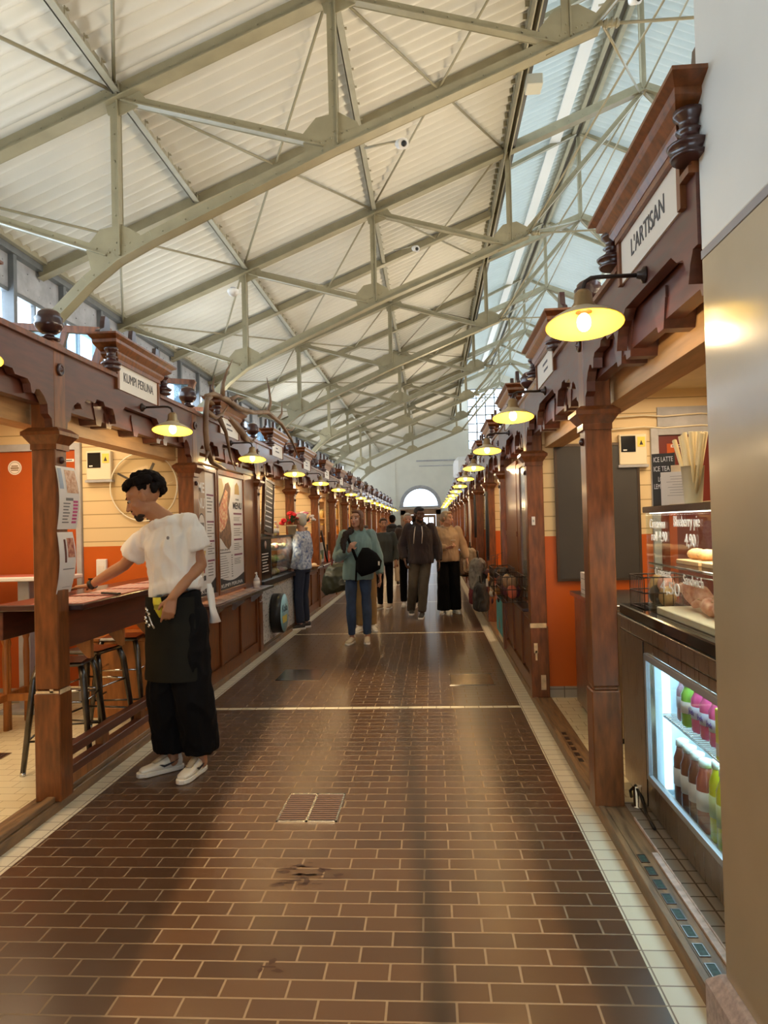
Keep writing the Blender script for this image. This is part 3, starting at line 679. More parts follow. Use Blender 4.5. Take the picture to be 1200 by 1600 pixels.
# pendant lamps on arms
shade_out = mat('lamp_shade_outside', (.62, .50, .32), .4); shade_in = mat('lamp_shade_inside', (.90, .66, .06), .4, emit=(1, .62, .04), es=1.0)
bulbm = emis('lamp_bulb', (1.0, .82, .50), 7)
iron = mat('black_iron', (.05, .035, .03), .4, metal=.5)
TILT = Matrix.Translation((.22, 0, .03))@Matrix.Rotation(R(-9), 4, 'X')@Matrix.Translation((-.22, 0, -.03))
def lamp(sg):
    t = thing('pendant_lamp', 'x', 'lamp')
    def P(nm, mb, mt, bevel=0): return wiggle(mb, sg).build(nm, mt, t, bevel=bevel)
    P('arm', MB().tube([(0, 0, .15), (.16, 0, .15), (.19, 0, .148), (.212, 0, .135), (.22, 0, .11), (.22, 0, .085)], .008, 8), iron)
    P('wall_plate', MB().lathe([(.03, 0), (.03, .006), (.016, .014), (.012, .03)], (0, 0, .15), 'x', 14), iron)
    P('socket', MB().lathe([(.02, .105), (.032, .09), (.034, .06), (.044, .045), (.044, .03)], (.22, 0, 0), 'z', 16), mat('aged_brass', (.36, .24, .12), .35, metal=.7))
    P('shade', MB().lathe([(.044, .036), (.060, .026), (.095, .008), (.122, -.009), (.139, -.024), (.139, -.026)], (.22, 0, 0), 'z', 28, cap=False).xf(TILT), shade_out)
    P('reflector', MB().lathe([(.030, .024), (.058, .021), (.092, .003), (.119, -.013), (.1365, -.027)], (.22, 0, 0), 'z', 28, cap=False).xf(TILT), shade_in)
    P('bulb', MB().ell((.22, 0, -.012), (.026, .026, .034), 12, 8), bulbm)
    return t
ll, lr = lamp(1), lamp(-1)
def lamps(pr_, X, Y0, ks, lx, side):
    first = True
    for k in ks:
        loc = (X, Y0+S2*k+1.12, 2.225)
        lab = {('L', -1): 'yellow pendant lamp cut by the frame edge at the window side', ('L', 0): 'yellow pendant lamp on an iron arm below the potato stall sign, lit', ('L', 1): 'lit yellow pendant lamp hanging in front of the menu boards', ('L', 2): 'lit yellow pendant lamp over the deli display case',
               ('R', -1): 'largest yellow pendant lamp, lit, beside the L ARTISAN sign', ('R', 0): 'second largest lit pendant lamp, over the open stall doorway', ('R', 1): 'lit pendant lamp over the hanging baskets on the pillar side', ('R', 2): 'lit pendant lamp past the hanging baskets'}.get((side, k))
        o = pr_ if first else dup(pr_, loc); o.location = loc; first = False
        if lab: o['label'] = lab
        else: o['label'] = 'small far lit yellow pendant lamp along the %s row' % ('window' if side == 'L' else 'middle'); o['group'] = 'far pendant lamps, %s row' % ('window' if side == 'L' else 'middle')
        if k < 7: light('POINT', 'lamp_light', (lx, loc[1], 2.15), 3.5, WARM, radius=.03)
        elif k % 2: light('POINT', 'lamp_light', (lx, loc[1], 2.12), 7, WARM, radius=.06)
lamps(ll, LX, LY0, range(-1, NL), LX+.22, 'L'); lamps(lr, RX, RY0, range(-1, NR), RX-.22, 'R')

# ================================================================== STALL INTERIORS (shells)
BX = -3.95
B('wall_stall', plank, BX-.05, BX, -1, LY0+S2*NL, .03, 2.62)
m = MB().box(BX, -2.36, -1, LY0+S2*NL, 2.55, 2.62); struct(m.build('ceiling_stall', mat('cream_ceiling_board', (.72, .60, .38), .5, var=.05)))
B('wall_stall', plank, 2.95, 3.0, 2.0, RY0+S2*NR, .05, 2.62)
B('ceiling_stall', MATS['cream_ceiling_board'], 1.14, 2.95, 2.0, RY0+S2*NR, 2.55, 2.62)
for k in range(1, NL+1):
    y = LY0+S2*k-.0
    dr = (k == 1)
    x1 = LX-.125
    if dr:
        B('wall_partition', plank, -3.02, x1, y-.03, y+.03, 1.375, 2.55); B('wall_partition', orange, -3.02, x1, y-.03, y+.03, .03, 1.375)
        B('wall_partition', plank, BX, -3.02, y-.03, y+.03, 2.28, 2.55); B('baseboard_partition', skirt, BX, x1, y-.045, y-.03, .03, .16)
    else:
        B('wall_partition', plank, BX, x1, y-.03, y+.03, 1.375, 2.55); B('wall_partition', orange if k in (4, 6, 7, 9) else woodo, BX, x1, y-.03, y+.03, .03, 1.375)
for k in range(1, NR+1):
    y = RY0+S2*k
    B('wall_partition', plank, .92, 2.95, y-.03, y+.03, 1.37, 2.55); B('wall_partition', orange, .92, 2.95, y-.03, y+.03, .05, 1.37)
    if k < 3: B('baseboard_partition', skirt, .92, 2.95, y-.042, y-.03, .05, .14)
# stall ceiling lights
tube_m = emis('warm_tube', (1, .86, .6), 9)
for k in range(-1, NL):
    y = LY0+S2*k+1.12
    light('AREA', 'stall_light', (-3.0, y, 2.50), 20 if k in (0, 1) else 24, WARM2, rot=(0, 0, 0), size=.9, size_y=1.6)
for k in range(-1, NR):
    y = RY0+S2*k+1.12
    light('AREA', 'stall_light', (1.85, max(y, 3.0), 2.50), 18, WARM2, rot=(0, 0, 0), size=.8, size_y=1.4 if k >= 0 else .9)
# light pine beam and dark track inside the nearest stalls
def track(x, y0, y1, lab):
    t = thing('light_track', lab, 'light track', (x, (y0+y1)/2, 2.16)); h = (y1-y0)/2
    MB().box(-.06, .06, -h, h, 0, .09).build('housing', black, t)
    m = MB(); n = int((y1-y0)/.035)
    for k in range(n): m.ell((0.0, -h+.02+k*.035, -.004), (.012, .010, .008), 6, 4)
    m.build('led_beads', mat('ribbed_grey_duct', (.45, .42, .38), .4, metal=.4), t)
    MB().tube([(0, 0, .09), (0, 0, .42)], .008, 6).build('hanger', iron, t)
track(-2.45, 1.7, 5.75, 'long dark light track under the ceiling of the bar stall'); track(1.55, 2.2, 3.9, 'dark light track with a ribbed hose under the ceiling above the display case')
t = thing('cable', 'x', 'cable'); bpy.data.objects.remove(t)
for z, lab in ((2.235, 'pale cable clipped along the stall wall above the red door'), (2.33, 'pale cable sagging under the ceiling boards of the pastry stall')):
    o = MB().tube([(1.15+.15*k, 5.9, z+.008*math.sin(k*2.1)) for k in range(12)], .007, 6).build('cable', mat('cream_cable', (.75, .66, .48), .4)); tag(o, lab, 'cable')
# brown framed glass screens over the partitions
skyglass = glass('screen_glass', (.72, .86, .95), .12)
def screen(y, label, grp=None, first=None):
    if first: return dup(first, (0, y, 0), label, group=grp)
    t = thing('glazed_screen', label, 'glass screen', (0, y, 0), 0, grp)
    m = MB(); m.bar((-3.9, 0, 3.36), (-2.76, 0, 3.25), .05, .06); m.bar((-2.78, 0, 3.27), (-3.02, 0, 2.64), .05, .07); m.bar((-3.16, 0, 3.28), (-3.36, 0, 2.64), .04, .05); m.bar((-3.9, 0, 2.66), (-2.95, 0, 2.66), .05, .06)
    m.build('frame', wood, t)
    MB().ext([(-3.88, 2.68), (-3.04, 2.68), (-2.80, 3.22), (-3.88, 3.33)], 'y', -.003, .003).build('pane', skyglass, t); return t
s0 = screen(LY0+S2, 'brown framed slanted glass screen behind the sign of the potato stall'); s1 = screen(LY0+2*S2, 'brown framed slanted glass screen behind the antlers', None, s0)
for k in range(3, 12): screen(LY0+k*S2, 'small far brown framed glass screen above the window row of stalls', 'far glass screens', s0)
# ================================================================== LEFT BAR STALL (bay 0) AND ITS NEIGHBOURS
t = thing('bar_counter', 'dark brown wooden bar counter of the potato stall, where the man leans', 'counter', (LX, LY0, 0))
MB().box(-.46, .075, .07, 2.17, 1.065, 1.10).build('counter_top', wooddk, t, bevel=.005)
MB().box(-.05, -.015, .062, 2.178, .86, 1.065).box(-.44, -.41, .1, 2.1, .90, 1.06).build('apron', woodh, t, bevel=.003)
for y in (.42, .86, 1.30, 1.74):
    MB().ext([(-.05, .86), (-.05, .74), (-.07, .74), (-.26, .95), (-.26, 1.06), (-.05, 1.06)], 'y', y-.02, y+.02).build('bracket', woodo, t)
t = thing('low_rail', 'low two bar wooden foot rail between the posts of the bar stall', 'railing', (LX, LY0, 0))
MB().box(-.09, -.03, .062, 2.178, .245, .30).build('upper_rail', woodh, t, bevel=.003); MB().box(-.09, -.03, .062, 2.178, .140, .188).build('lower_rail', woodh, t, bevel=.003)
MB().box(-.075, -.035, .062, 2.178, .056, .138).build('base_board', woodo, t, bevel=.002)
for y in (.55, 1.12, 1.69): MB().box(-.085, -.035, y-.04, y+.04, .188, .245).build('block', wood, t)
paperr = mat('pink_striped_menu_paper', (.52, .16, .13), .4, var=.25, scale=5)
for i, (x, y, rz) in enumerate(((-.10, .30, .05), (-.11, .80, -.04), (-.12, 1.28, .03), (-.10, 1.76, -.02))):
    t = thing('menu_sheet', ['pink striped menu sheet at the near end of the bar counter top', 'pink striped menu sheet second from the near end of the bar top', 'pink striped menu sheet third from the near end of the bar top', 'pink striped menu sheet at the far end of the bar top'][i], 'menu', (LX+x, LY0+y, 1.1), rz)
    MB().box(-.15, .15, -.21, .21, .0005, .0025).build('sheet', paperr, t); m = MB()
    for k in range(7): m.box(-.13+.04*k, -.118+.04*k, -.19, .19, .0026, .0032)
    m.build('white_stripes', paper, t)
o = MB().box(-.012, .012, -.09, .09, 0, .012).build('black_pen_case', black, None, bevel=.003, loc=(LX-.02, LY0+.62, 1.1033)); o.rotation_euler = (0, 0, R(60)); tag(o, 'slim black case lying on the menu sheets of the bar', 'case')
# metal stools below the bar
def metal_stool(label, loc, rz=0, first=None):
    if first: return dup(first, loc, label, rz)
    t = thing('metal_stool', label, 'stool', loc, rz)
    m = MB(); m.frus((-.15, .15, -.15, .15, .635), (-.14, .14, -.14, .14, .66)); m.build('seat', darkmetal, t, bevel=.01)
    for a in (-1, 1):
        for b in (-1, 1):
            m = MB(); p = V((a*.125, b*.125, .64)); q = V((a*.20, b*.20, 0))
            m.tube([p, p.lerp(q, .12)+V((a*.012, b*.012, 0)), q], [.019, .022, .016], 6); l = m.build('leg', darkmetal, t)
            MB().tube([q+V((0, 0, .02)), q], .017, 6).build('foot_cap', chrome, l)
    for z, e in ((.42, .160), (.20, .182)):
        m = MB(); c = [(e, e, z), (-e, e, z), (-e, -e, z), (e, -e, z)]
        for i in range(4): m.tube([c[i], c[(i+1) % 4]], .007, 6)
        m.build('cross_bar', chrome if z > .3 else darkmetal, t)
    return t
ms = metal_stool('dark metal stool closest to the post with the menu sheets', (-2.36, 4.42, .03), .2)
metal_stool('dark metal stool in the middle under the bar counter', (-2.40, 4.86, .03), -.15, ms); metal_stool('dark metal stool under the far end of the bar counter', (-2.42, 5.42, .03), .1, ms)
# wooden bar stools and high table on the left edge
seatm = mat('brown_leather_seat', (.17, .10, .06), .4, var=.15)
def wood_stool(label, loc, h, rz, sm):
    t = thing('wooden_bar_stool', label, 'stool', loc, rz)
    MB().box(-.19, .19, -.19, .19, h-.09, h).build('seat', sm, t, bevel=.025); MB().box(-.165, .165, -.165, .165, h-.15, h-.09).build('seat_rail', woodo, t, bevel=.004)
    for a in (-1, 1):
        for b in (-1, 1):
            prof = [(.022, h-.15), (.028, h-.20), (.020, h-.23), (.027, h-.27), (.018, h-.30), (.024, h-.40), (.020, .30), (.022, 0)]
            MB().lathe(prof, (a*.15, b*.15, 0), 'z', 10).build('leg', woodo, t)
    m = MB(); 
    for (p, q) in (((-.15, -.15), (.15, -.15)), ((-.15, .15), (.15, .15)), ((-.15, -.15), (-.15, .15)), ((.15, -.15), (.15, .15))): m.bar((*p, .25), (*q, .25), .03, .05)
    m.build('stretcher', woodo, t)
wood_stool('wooden bar stool with a brown padded seat beside the high table', (-3.07, 5.3, .03), .94, .05, seatm)
wood_stool('nearer wooden bar stool with a grey padded seat, cut by the frame edge', (-3.36, 5.02, .03), .91, 0, mat('grey_leather_seat', (.22, .18, .14), .4))
t = thing('high_table', 'high table with a white edged menu covered top beyond the wooden stools', 'table', (-3.38, 5.72, .03))
MB().box(-.45, .40, -.17, .17, 1.085, 1.12).build('table_top', white, t, bevel=.006); MB().box(-.40, .36, -.14, .14, 1.12, 1.124).build('placemat', paperr, t); MB().box(-.05, .05, -.05, .05, 0, 1.085).box(-.2, .2, -.13, .13, 0, .03).build('pedestal', greyp, t, bevel=.005)
t = thing('wooden_chest', 'orange brown wooden panelled box at the foot of the partition behind the bar', 'box', (-2.46, 5.72, .03))
MB().box(-.30, .30, -.22, .22, .08, .60).build('body', woodo, t, bevel=.006); MB().box(-.32, .32, -.24, .24, 0, .08).build('base_moulding', woodo, t, bevel=.006); MB().box(-.32, .32, -.24, .24, .60, .63).build('lid', woodo, t, bevel=.006)
t = thing('drain_grate', 'small floor drain inside the bar stall by the wooden stools', 'drain', (-2.95, 4.55, .031)); MB().box(-.1, .1, -.07, .07, 0, .003).build('frame', steelb, t)
m = MB()
for k in range(6): m.box(-.085+k*.03, -.07+k*.03, -.06, .06, .003, .004)
m.build('slots', black, t)
# orange door in the partition
YP = LY0+S2-.03
def door_in(x0, x1, y, ztop, leafm, framem, n):
    o = struct(MB().box(x0-.06, x0, y-.03, y+.02, .03, ztop+.06).box(x1, x1+.045, y-.03, y+.02, .03, ztop+.06).box(x0, x1, y-.03, y+.02, ztop, ztop+.06).build('door_%d' % n, framem, bevel=.003))
    MB().box(x0, x1, y-.012, y+.01, .04, ztop).build('door_leaf', leafm, o, bevel=.004); return o
d1 = door_in(-3.80, -3.07, YP, 2.22, orange_dk, greyp, 3)
MB().lathe([(.024, 0), (.024, .012), (.012, .02), (.001, .022)], (-3.12, YP-.012, 1.43), 'y', 14).xf(Matrix.Translation((0, 2*(YP-.012), 0))@Matrix.Scale(-1, 4, (0, 1, 0))).build('lock_rosette', steelb, d1)
MB().tube([(-3.115, YP-.015, 1.36), (-3.115, YP-.055, 1.35), (-3.115, YP-.06, 1.26), (-3.115, YP-.055, 1.17), (-3.115, YP-.015, 1.16)], .010, 8).build('door_handle', black, d1)
for z in (1.9, .5): MB().box(-3.83, -3.79, YP-.045, YP-.012, z, z+.14).build('hinge', steelb, d1)
t = thing('round_sticker', 'round cream sticker with lettering on the orange door', 'sticker', (-3.62, YP-.0135, 2.08))
MB().lathe([(.062, 0), (.062, -.001)], ax='y', n=24).build('disc', paper, t); MB().lathe([(.052, -.001), (.052, -.0014)], ax='y', n=24).build('ring', mat('sticker_ink', (.25, .16, .09), .5), t); MB().lathe([(.048, -.0014), (.048, -.0018)], ax='y', n=24).build('centre', paper, t)
m = MB(); m.box(-.03, .03, -.0026, -.0018, .010, .020); m.box(-.038, .038, -.0026, -.0018, -.010, .004); m.box(-.034, .034, -.0026, -.0018, -.026, -.016); m.build('printed_lines', MATS['sticker_ink'], t)
t = thing('name_plate', 'thin white plate on the top corner of the orange door', 'plate', (-3.12, YP-.0135, 2.13)); MB().box(-.07, .035, -.003, 0, -.012, .012).build('plate', white, t); MB().box(-.06, .02, -.0035, -.003, -.004, .004).build('printed_line', ink, t)
# electric panel, acrylic clock, switch box on the partition
def e_panel(x, y, z, label):
    t = thing('control_panel', label, 'panel', (x, y, z))
    MB().box(-.11, .11, -.05, 0, -.125, .125).build('case', mat('cream_case', (.74, .66, .48), .4), t, bevel=.006)
    MB().box(-.095, .02, -.054, -.05, -.02, .11).build('screen', blackg, t); MB().box(.035, .095, -.054, -.05, .02, .10).build('yellow_label', mat('yellow_label', (.90, .62, .10), .5), t)
    MB().ext([(.05, .035), (.08, .035), (.065, .075)], 'y', -.0555, -.0545).build('warning_sign', ink, t)
    MB().box(-.08, -.05, -.056, -.054, -.01, .0).build('indicator', white, t); MB().box(-.12, .12, -.055, 0, -.145, -.125).build('lower_rail', greyp, t)
e_panel(-2.85, YP, 2.075, 'cream control panel with a dark screen on the plank wall beside the orange door')
e_panel(1.65, RY0+S2-.03, 2.06, 'cream control panel with a dark screen beside the red door behind the pastry case')
t = thing('wall_clock', 'large transparent round wall clock with metal hands behind the man', 'clock', (-2.46, YP-.02, 1.88))
MB().lathe([(.30, 0), (.30, -.012), (.001, -.013)], ax='y', n=48).build('disc', glass('acrylic', (.97, .96, .93), .07), t)
MB().lathe([(.290, -.014), (.30, -.014), (.30, -.02), (.290, -.02), (.290, -.014)], ax='y', n=48).build('rim', mat('clear_rim', (.85, .78, .62), .15), t)
def hand(x1, z1, w): MB().bar((0, -.03, 0), (x1, -.03, z1), .008, w).build('hand', darkmetal, t)
hand(.10, .20, .022); hand(-.22, .12, .018); hand(-.12, -.16, .01)
MB().lathe([(.02, -.014), (.02, -.035), (.001, -.036)], ax='y', n=14).build('hub', chrome, t)
t = thing('switch_box', 'white switch box low on the orange wall behind the bar', 'switch', (-2.85, YP, 1.19)); MB().box(-.045, .045, -.035, 0, -.075, .075).build('box', white, t, bevel=.005); MB().box(-.025, .025, -.04, -.035, -.03, .02).build('rocker', paper, t)
o = MB().box(-.022, .022, -.03, 0, -.022, .022).build('black_sensor', black, None, loc=(-2.42, YP, 1.60)); tag(o, 'tiny black box on the plank wall below the clock', 'sensor')
# taped sheets on the first post
def bent_sheet(name, label, y0, y1, z0, z1, curl, x):
    t = thing(name, label, 'poster', (0, 0, 0)); m = MB(); n = 8; vs = []
    for i in range(n+1):
        z = z1+(z0-z1)*i/n; d = .018*math.sin(i/n*math.pi)+curl*i/n
        vs += [(x+.006+d, y0, z), (x+.012+d*1.5, y1, z)]
    m.add(vs, [(2*i, 2*i+1, 2*i+3, 2*i+2) for i in range(n)], True); m.add([(a-.0012, b, c) for a, b, c in vs], [(2*i, 2*i+2, 2*i+3, 2*i+1) for i in range(n)], True)
    m.build('sheet', paper, t); return t, (lambda u, v: (x+.0075+.006*u+(.018*math.sin(v*math.pi)+curl*v)*(1+.5*u), y0+(y1-y0)*u, z1+(z0-z1)*v))
def patch(t, P, u0, u1, v0, v1, mt, nm='print'):
    m = MB(); n = 4; vs = []
    for i in range(n+1):
        v = v0+(v1-v0)*i/n; a = P(u0, v); b = P(u1, v); vs += [a, b]
    m.add(vs, [(2*i, 2*i+1, 2*i+3, 2*i+2) for i in range(n)]); return m.build(nm, mt, t)
food = mat('food_picture', (.55, .22, .10), .5, scale=45, col2=(.85, .60, .40)); food2 = mat('dark_food_picture', (.30, .05, .03), .5, scale=40, col2=(.70, .35, .22))
pm, mgt, ink2 = mat('pale_blue_print', (.35, .40, .48), .5), pink_ink, mat('grey_ink', (.22, .20, .19), .6)
t, P = bent_sheet('menu_poster', 'pink edged menu sheet with food pictures taped to the first post, upper one', LY0-.075, LY0+.115, 1.52, 1.865, .004, LX+.002)
patch(t, P, .04, .24, .03, .36, pm, 'logo'); patch(t, P, .38, .95, .05, .42, food, 'food_picture'); patch(t, P, .30, .66, .50, .545, ink2, 'heading')
for k in range(7): patch(t, P, .18, .52-.04*(k % 3), .58+.05*k, .60+.05*k, ink2, 'printed_line'); patch(t, P, .66, .90, .54+.055*k, .575+.055*k, mgt, 'pink_price')
t, P = bent_sheet('menu_poster', 'narrower curled menu sheet taped to the first post below the other', LY0-.068, LY0+.085, 1.17, 1.505, -.012, LX+.002)
patch(t, P, .30, .42, .12, .50, mat('brown_bottle_picture', (.12, .03, .02), .5), 'bottle_picture'); patch(t, P, .50, .92, .10, .42, food2, 'food_picture'); patch(t, P, .2, .9, .60, .615, ink2, 'printed_line'); patch(t, P, .3, .9, .90, .905, ink2, 'printed_line')

# ================================================================== PANELLED COUNTERS
def panelled(name, label, X, Y, sg, L, h, n=3, base=.056, top=None, topm=None, dpt=.45, mt=None):
    t = thing(name, label, 'counter', (X, Y, 0)); mt = mt or wood
    def P(nm, mb, m_, bevel=0): return wiggle(mb, sg).build(nm, m_, t, bevel=bevel)
    P('carcass', MB().box(-dpt, -.045, .062, L, base, h), mt)
    m = MB(); w_ = (L-.062)/n
    m.box(-.045, -.02, .062, L, base, base+.12); m.box(-.045, -.02, .062, L, h-.07, h)
    for k in range(n+1): y = .062+w_*k; m.box(-.045, -.02, max(.062, y-.04), min(L, y+.04), base+.12, h-.07)
    P('frame', m, mt, bevel=.006)
    for k in range(n):
        a, b = .062+w_*k+.06, .062+w_*(k+1)-.06
        P('panel', MB().box(-.045, -.036, a, b, base+.14, h-.09), mt, bevel=.004)
    if top: P('counter_top', MB().box(-dpt-.02, top, .062, L, h, h+.03), topm or wooddk, bevel=.005)
    return t
c1 = panelled('panelled_counter', 'dark panelled wooden counter below the potato stall menu boards', LX, LY0+S2, 1, 2.178, .80)
t = thing('serving_shelf', 'worn serving shelf covered with menu sheets below the menu boards', 'shelf', (LX, LY0+S2, .8))
MB().box(-.10, .16, .03, 2.20, .002, .030).build('board', wooddk, t, bevel=.004); MB().box(.16, .168, .03, 2.20, .004, .030).build('metal_edge', steelb, t)
for y in (.30, 1.05, 1.8): MB().ext([(.0, -.002), (.13, -.002), (.13, -.03), (.02, -.12), (.0, -.12)], 'y', y-.012, y+.012).build('bracket', steelb, t)
for i, y in enumerate((.35, .78, 1.20, 1.62)):
    o = MB().box(-.07, .12, -.19, .19, 0, .002).build('menu_sheet', mat('glossy_menu', (.55, .42, .36), .2, var=.4, scale=14), None, loc=(LX, LY0+S2+y, .831)); tag(o, ['glossy menu sheet at the near end of the serving shelf', 'second glossy menu sheet along the serving shelf', 'third glossy menu sheet along the serving shelf', 'glossy menu sheet beside the sanitizer bottle'][i], 'menu')
# menu boards: everything lies in the y,z plane, towards the aisle
def menu_board(label, Y0, Y1, Z0, Z1, kind):
    W, H = Y1-Y0, Z1-Z0; t = thing('menu_board', label, 'menu board', (LX-.045, Y0, Z0))
    MB().box(0, .012, 0, W, 0, H).build('panel', white, t)
    m = MB(); m.box(0, .03, -.035, 0, -.04, H+.04).box(0, .03, W, W+.035, -.04, H+.04).box(0, .03, 0, W, H, H+.05).box(0, .03, 0, W, -.04, 0); m.build('frame', wood, t, bevel=.003)
    x = .0125
    # dark band with curved top edge
    n = 14; top = [(W*i/n, H*(.115 if kind else .10)-H*.05*math.sin(math.pi*(i/n if kind else .5+.5*i/n))) for i in range(n+1)]
    if not kind: top = [(W*i/n, H*(.04+.09*(i/n)**2)) for i in range(n+1)]
    MB().ext([(0, 0), (W, 0)]+top[::-1], 'x', x, x+.0006).build('dark_band', ink, t)
    txt('KUMPI PERUNA' if kind else 'KUMPI', H*.045, white, t, (x+.001, W*.5, H*.030), '+y', width=W*.84 if kind else W*.7)
    m1, m2 = MB(), MB()
    def lines(m, y0, y1, z1, z0, n_, hh=.32, ph=0):
        dz = (z1-z0)/n_; r2 = random.Random(int(z1*1000)+ph)
        for k in range(n_): z = z1-dz*(k+.5); m.box(x, x+.0007, y0, y0+(y1-y0)*r2.uniform(.6, 1), z-dz*hh/2, z+dz*hh/2)
    if kind:
        MB().ext([(W*.05, H*.97), (W*.17, H*.97), (W*.24, H*.90), (W*.20, H*.75), (W*.02, H*.77)], 'x', x, x+.0005).build('hand_picture', mat('pale_yellow_print', (.72, .62, .35), .5), t)
        MB().ext([(W*a, H*b) for a, b in ((.02, .72), (.20, .84), (.30, .93), (.42, .95), (.50, .90), (.48, .82), (.40, .72), (.46, .60), (.50, .48), (.48, .38), (.38, .345), (.26, .38), (.12, .44), (.02, .46))], 'x', x, x+.0007).build('pastry_picture', mat('brown_pastry_print', (.20, .10, .05), .5, var=.4, scale=20), t)
        MB().ext([(W*a, H*b) for a, b in ((.04, .70), (.20, .80), (.30, .88), (.38, .86), (.36, .74), (.36, .62), (.26, .54), (.10, .50), (.03, .52))], 'x', x+.0007, x+.0012).build('filling_picture', mat('red_filling_print', (.62, .10, .05), .5, scale=38, col2=(.85, .66, .36)), t)
        MB().ext([(W*.66, H*.85), (W*.86, H*.85), (W*.84, H*.93), (W*.76, H*.965), (W*.68, H*.93)], 'x', x, x+.0006).build('logo', mat('ochre_print', (.55, .34, .08), .5), t)
        txt('THE', H*.022, ink, t, (x+.001, W*.76, H*.80), '+y', width=W*.14); txt('MENU', H*.085, ink, t, (x+.001, W*.76, H*.74), '+y', width=W*.36, bold=True)
        for a, b in ((.66, .60), (.56, .46), (.42, .33), (.28, .20)): lines(m1, W*.60, W*.94, H*(a-.02), H*b, 4)
        for z in (.67, .57, .43, .29): m2.box(x, x+.0007, W*.60, W*.94, H*z-.010, H*z+.008)
        lines(m1, W*.06, W*.40, H*.30, H*.09, 10, .22); m1.box(x, x+.0007, W*.04, W*.46, H*.315, H*.325); lines(m1, W*.48, W*.54, H*.30, H*.09, 10, .4, 3); txt('PERUNAT', H*.026, ink2, t, (x+.001, W*.24, H*.345), '+y', width=W*.38)
    else:
        MB().ext([(0, H*.42), (0, H), (W*.46, H), (W*.46, H*.46), (W*.36, H*.40), (W*.18, H*.385)], 'x', x, x+.0005).build('tan_panel', mat('tan_print', (.48, .33, .22), .5), t)
        txt('ME', H*.115, white, t, (x+.001, W*.23, H*.86), '+y', width=W*.36, bold=True); txt('NU', H*.115, white, t, (x+.001, W*.23, H*.735), '+y', width=W*.36, bold=True)
        def ov(a, b, mt, e): MB().ext([(W*.23+a*W*math.cos(q), H*.545+b*H*math.sin(q)) for q in [2*math.pi*k/24 for k in range(24)]], 'x', x+e, x+e+.0004).build('oval_logo', mt, t)
        ov(.205, .115, ink, .0006); ov(.185, .105, paper, .0011); 
        MB().ext([(W*.08, H*.50), (W*.38, H*.50), (W*.34, H*.53), (W*.12, H*.53)], 'x', x+.0016, x+.002).build('potato_logo', mat('ochre_print', (.55, .34, .08), .5), t); m1.box(x+.0016, x+.002, W*.10, W*.36, H*.55, H*.585); m1.box(x+.0016, x+.002, W*.15, W*.31, H*.455, H*.475)
        for a, b in ((.80, .66), (.58, .46), (.42, .32), (.26, .14)): lines(m1, W*.56, W*.95, H*a, H*b, 5); m2.box(x, x+.0007, W*.54, W*.96, H*a+.006, H*a+.022)
        MB().ext([(W*.10, H*.36), (W*.44, H*.36), (W*.32, H*.24), (W*.24, H*.16), (W*.18, H*.24)], 'x', x, x+.0006).build('cone_picture', mat('fries_print', (.75, .52, .18), .5, var=.3, scale=30), t)
        MB().ext([(W*.30, H*.12), (W*.42, H*.12), (W*.42, H*.16), (W*.30, H*.16)], 'x', x, x+.0006).build('dark_box_print', ink, t); MB().ext([(W*.30, H*.18), (W*.36, H*.18), (W*.40, H*.30), (W*.30, H*.30)], 'x', x, x+.0006).build('red_print', mat('red_print', (.45, .06, .04), .5), t)
    m1.build('printed_lines', ink2, t); m2.build('headings', mat('plum_ink', (.22, .05, .10), .5), t); return t
menu_board('tall white menu board reading ME NU with an oval logo, nearer of the two', LY0+S2+.12, LY0+S2+.62, .90, 2.03, 0)
menu_board('tall white menu board with a stuffed pastry picture reading THE MENU', LY0+S2+.72, LY0+S2+1.64, .90, 2.03, 1)
t = thing('side_board', 'plain brown wooden panel between the menu boards and the deli case', 'panel', (LX-.05, LY0+S2+1.68, .83)); MB().box(0, .02, 0, .50, 0, 1.27).build('board', wood, t, bevel=.003); MB().box(-.01, .03, -1.62, .50, 1.27, 1.33).build('top_rail', wooddk, t, bevel=.003)
t = thing('sanitizer_bottle', 'clear pump bottle of hand sanitizer on the serving shelf', 'bottle', (LX+.06, LY0+S2+1.82, .83))
MB().lathe([(.036, 0), (.038, .01), (.038, .09), (.030, .11), (.014, .12)], n=16).build('bottle', mat('clear_gel', (.72, .66, .66), .1, alpha=.75), t); MB().lathe([(.039, .03), (.039, .08)], n=16).build('label', paper, t)
MB().tube([(0, 0, .12), (0, 0, .17)], .008, 8).tube([(0, 0, .17), (.0, -.045, .168)], .009, 8).lathe([(.016, .118), (.016, .138)], n=12).build('pump', white, t)

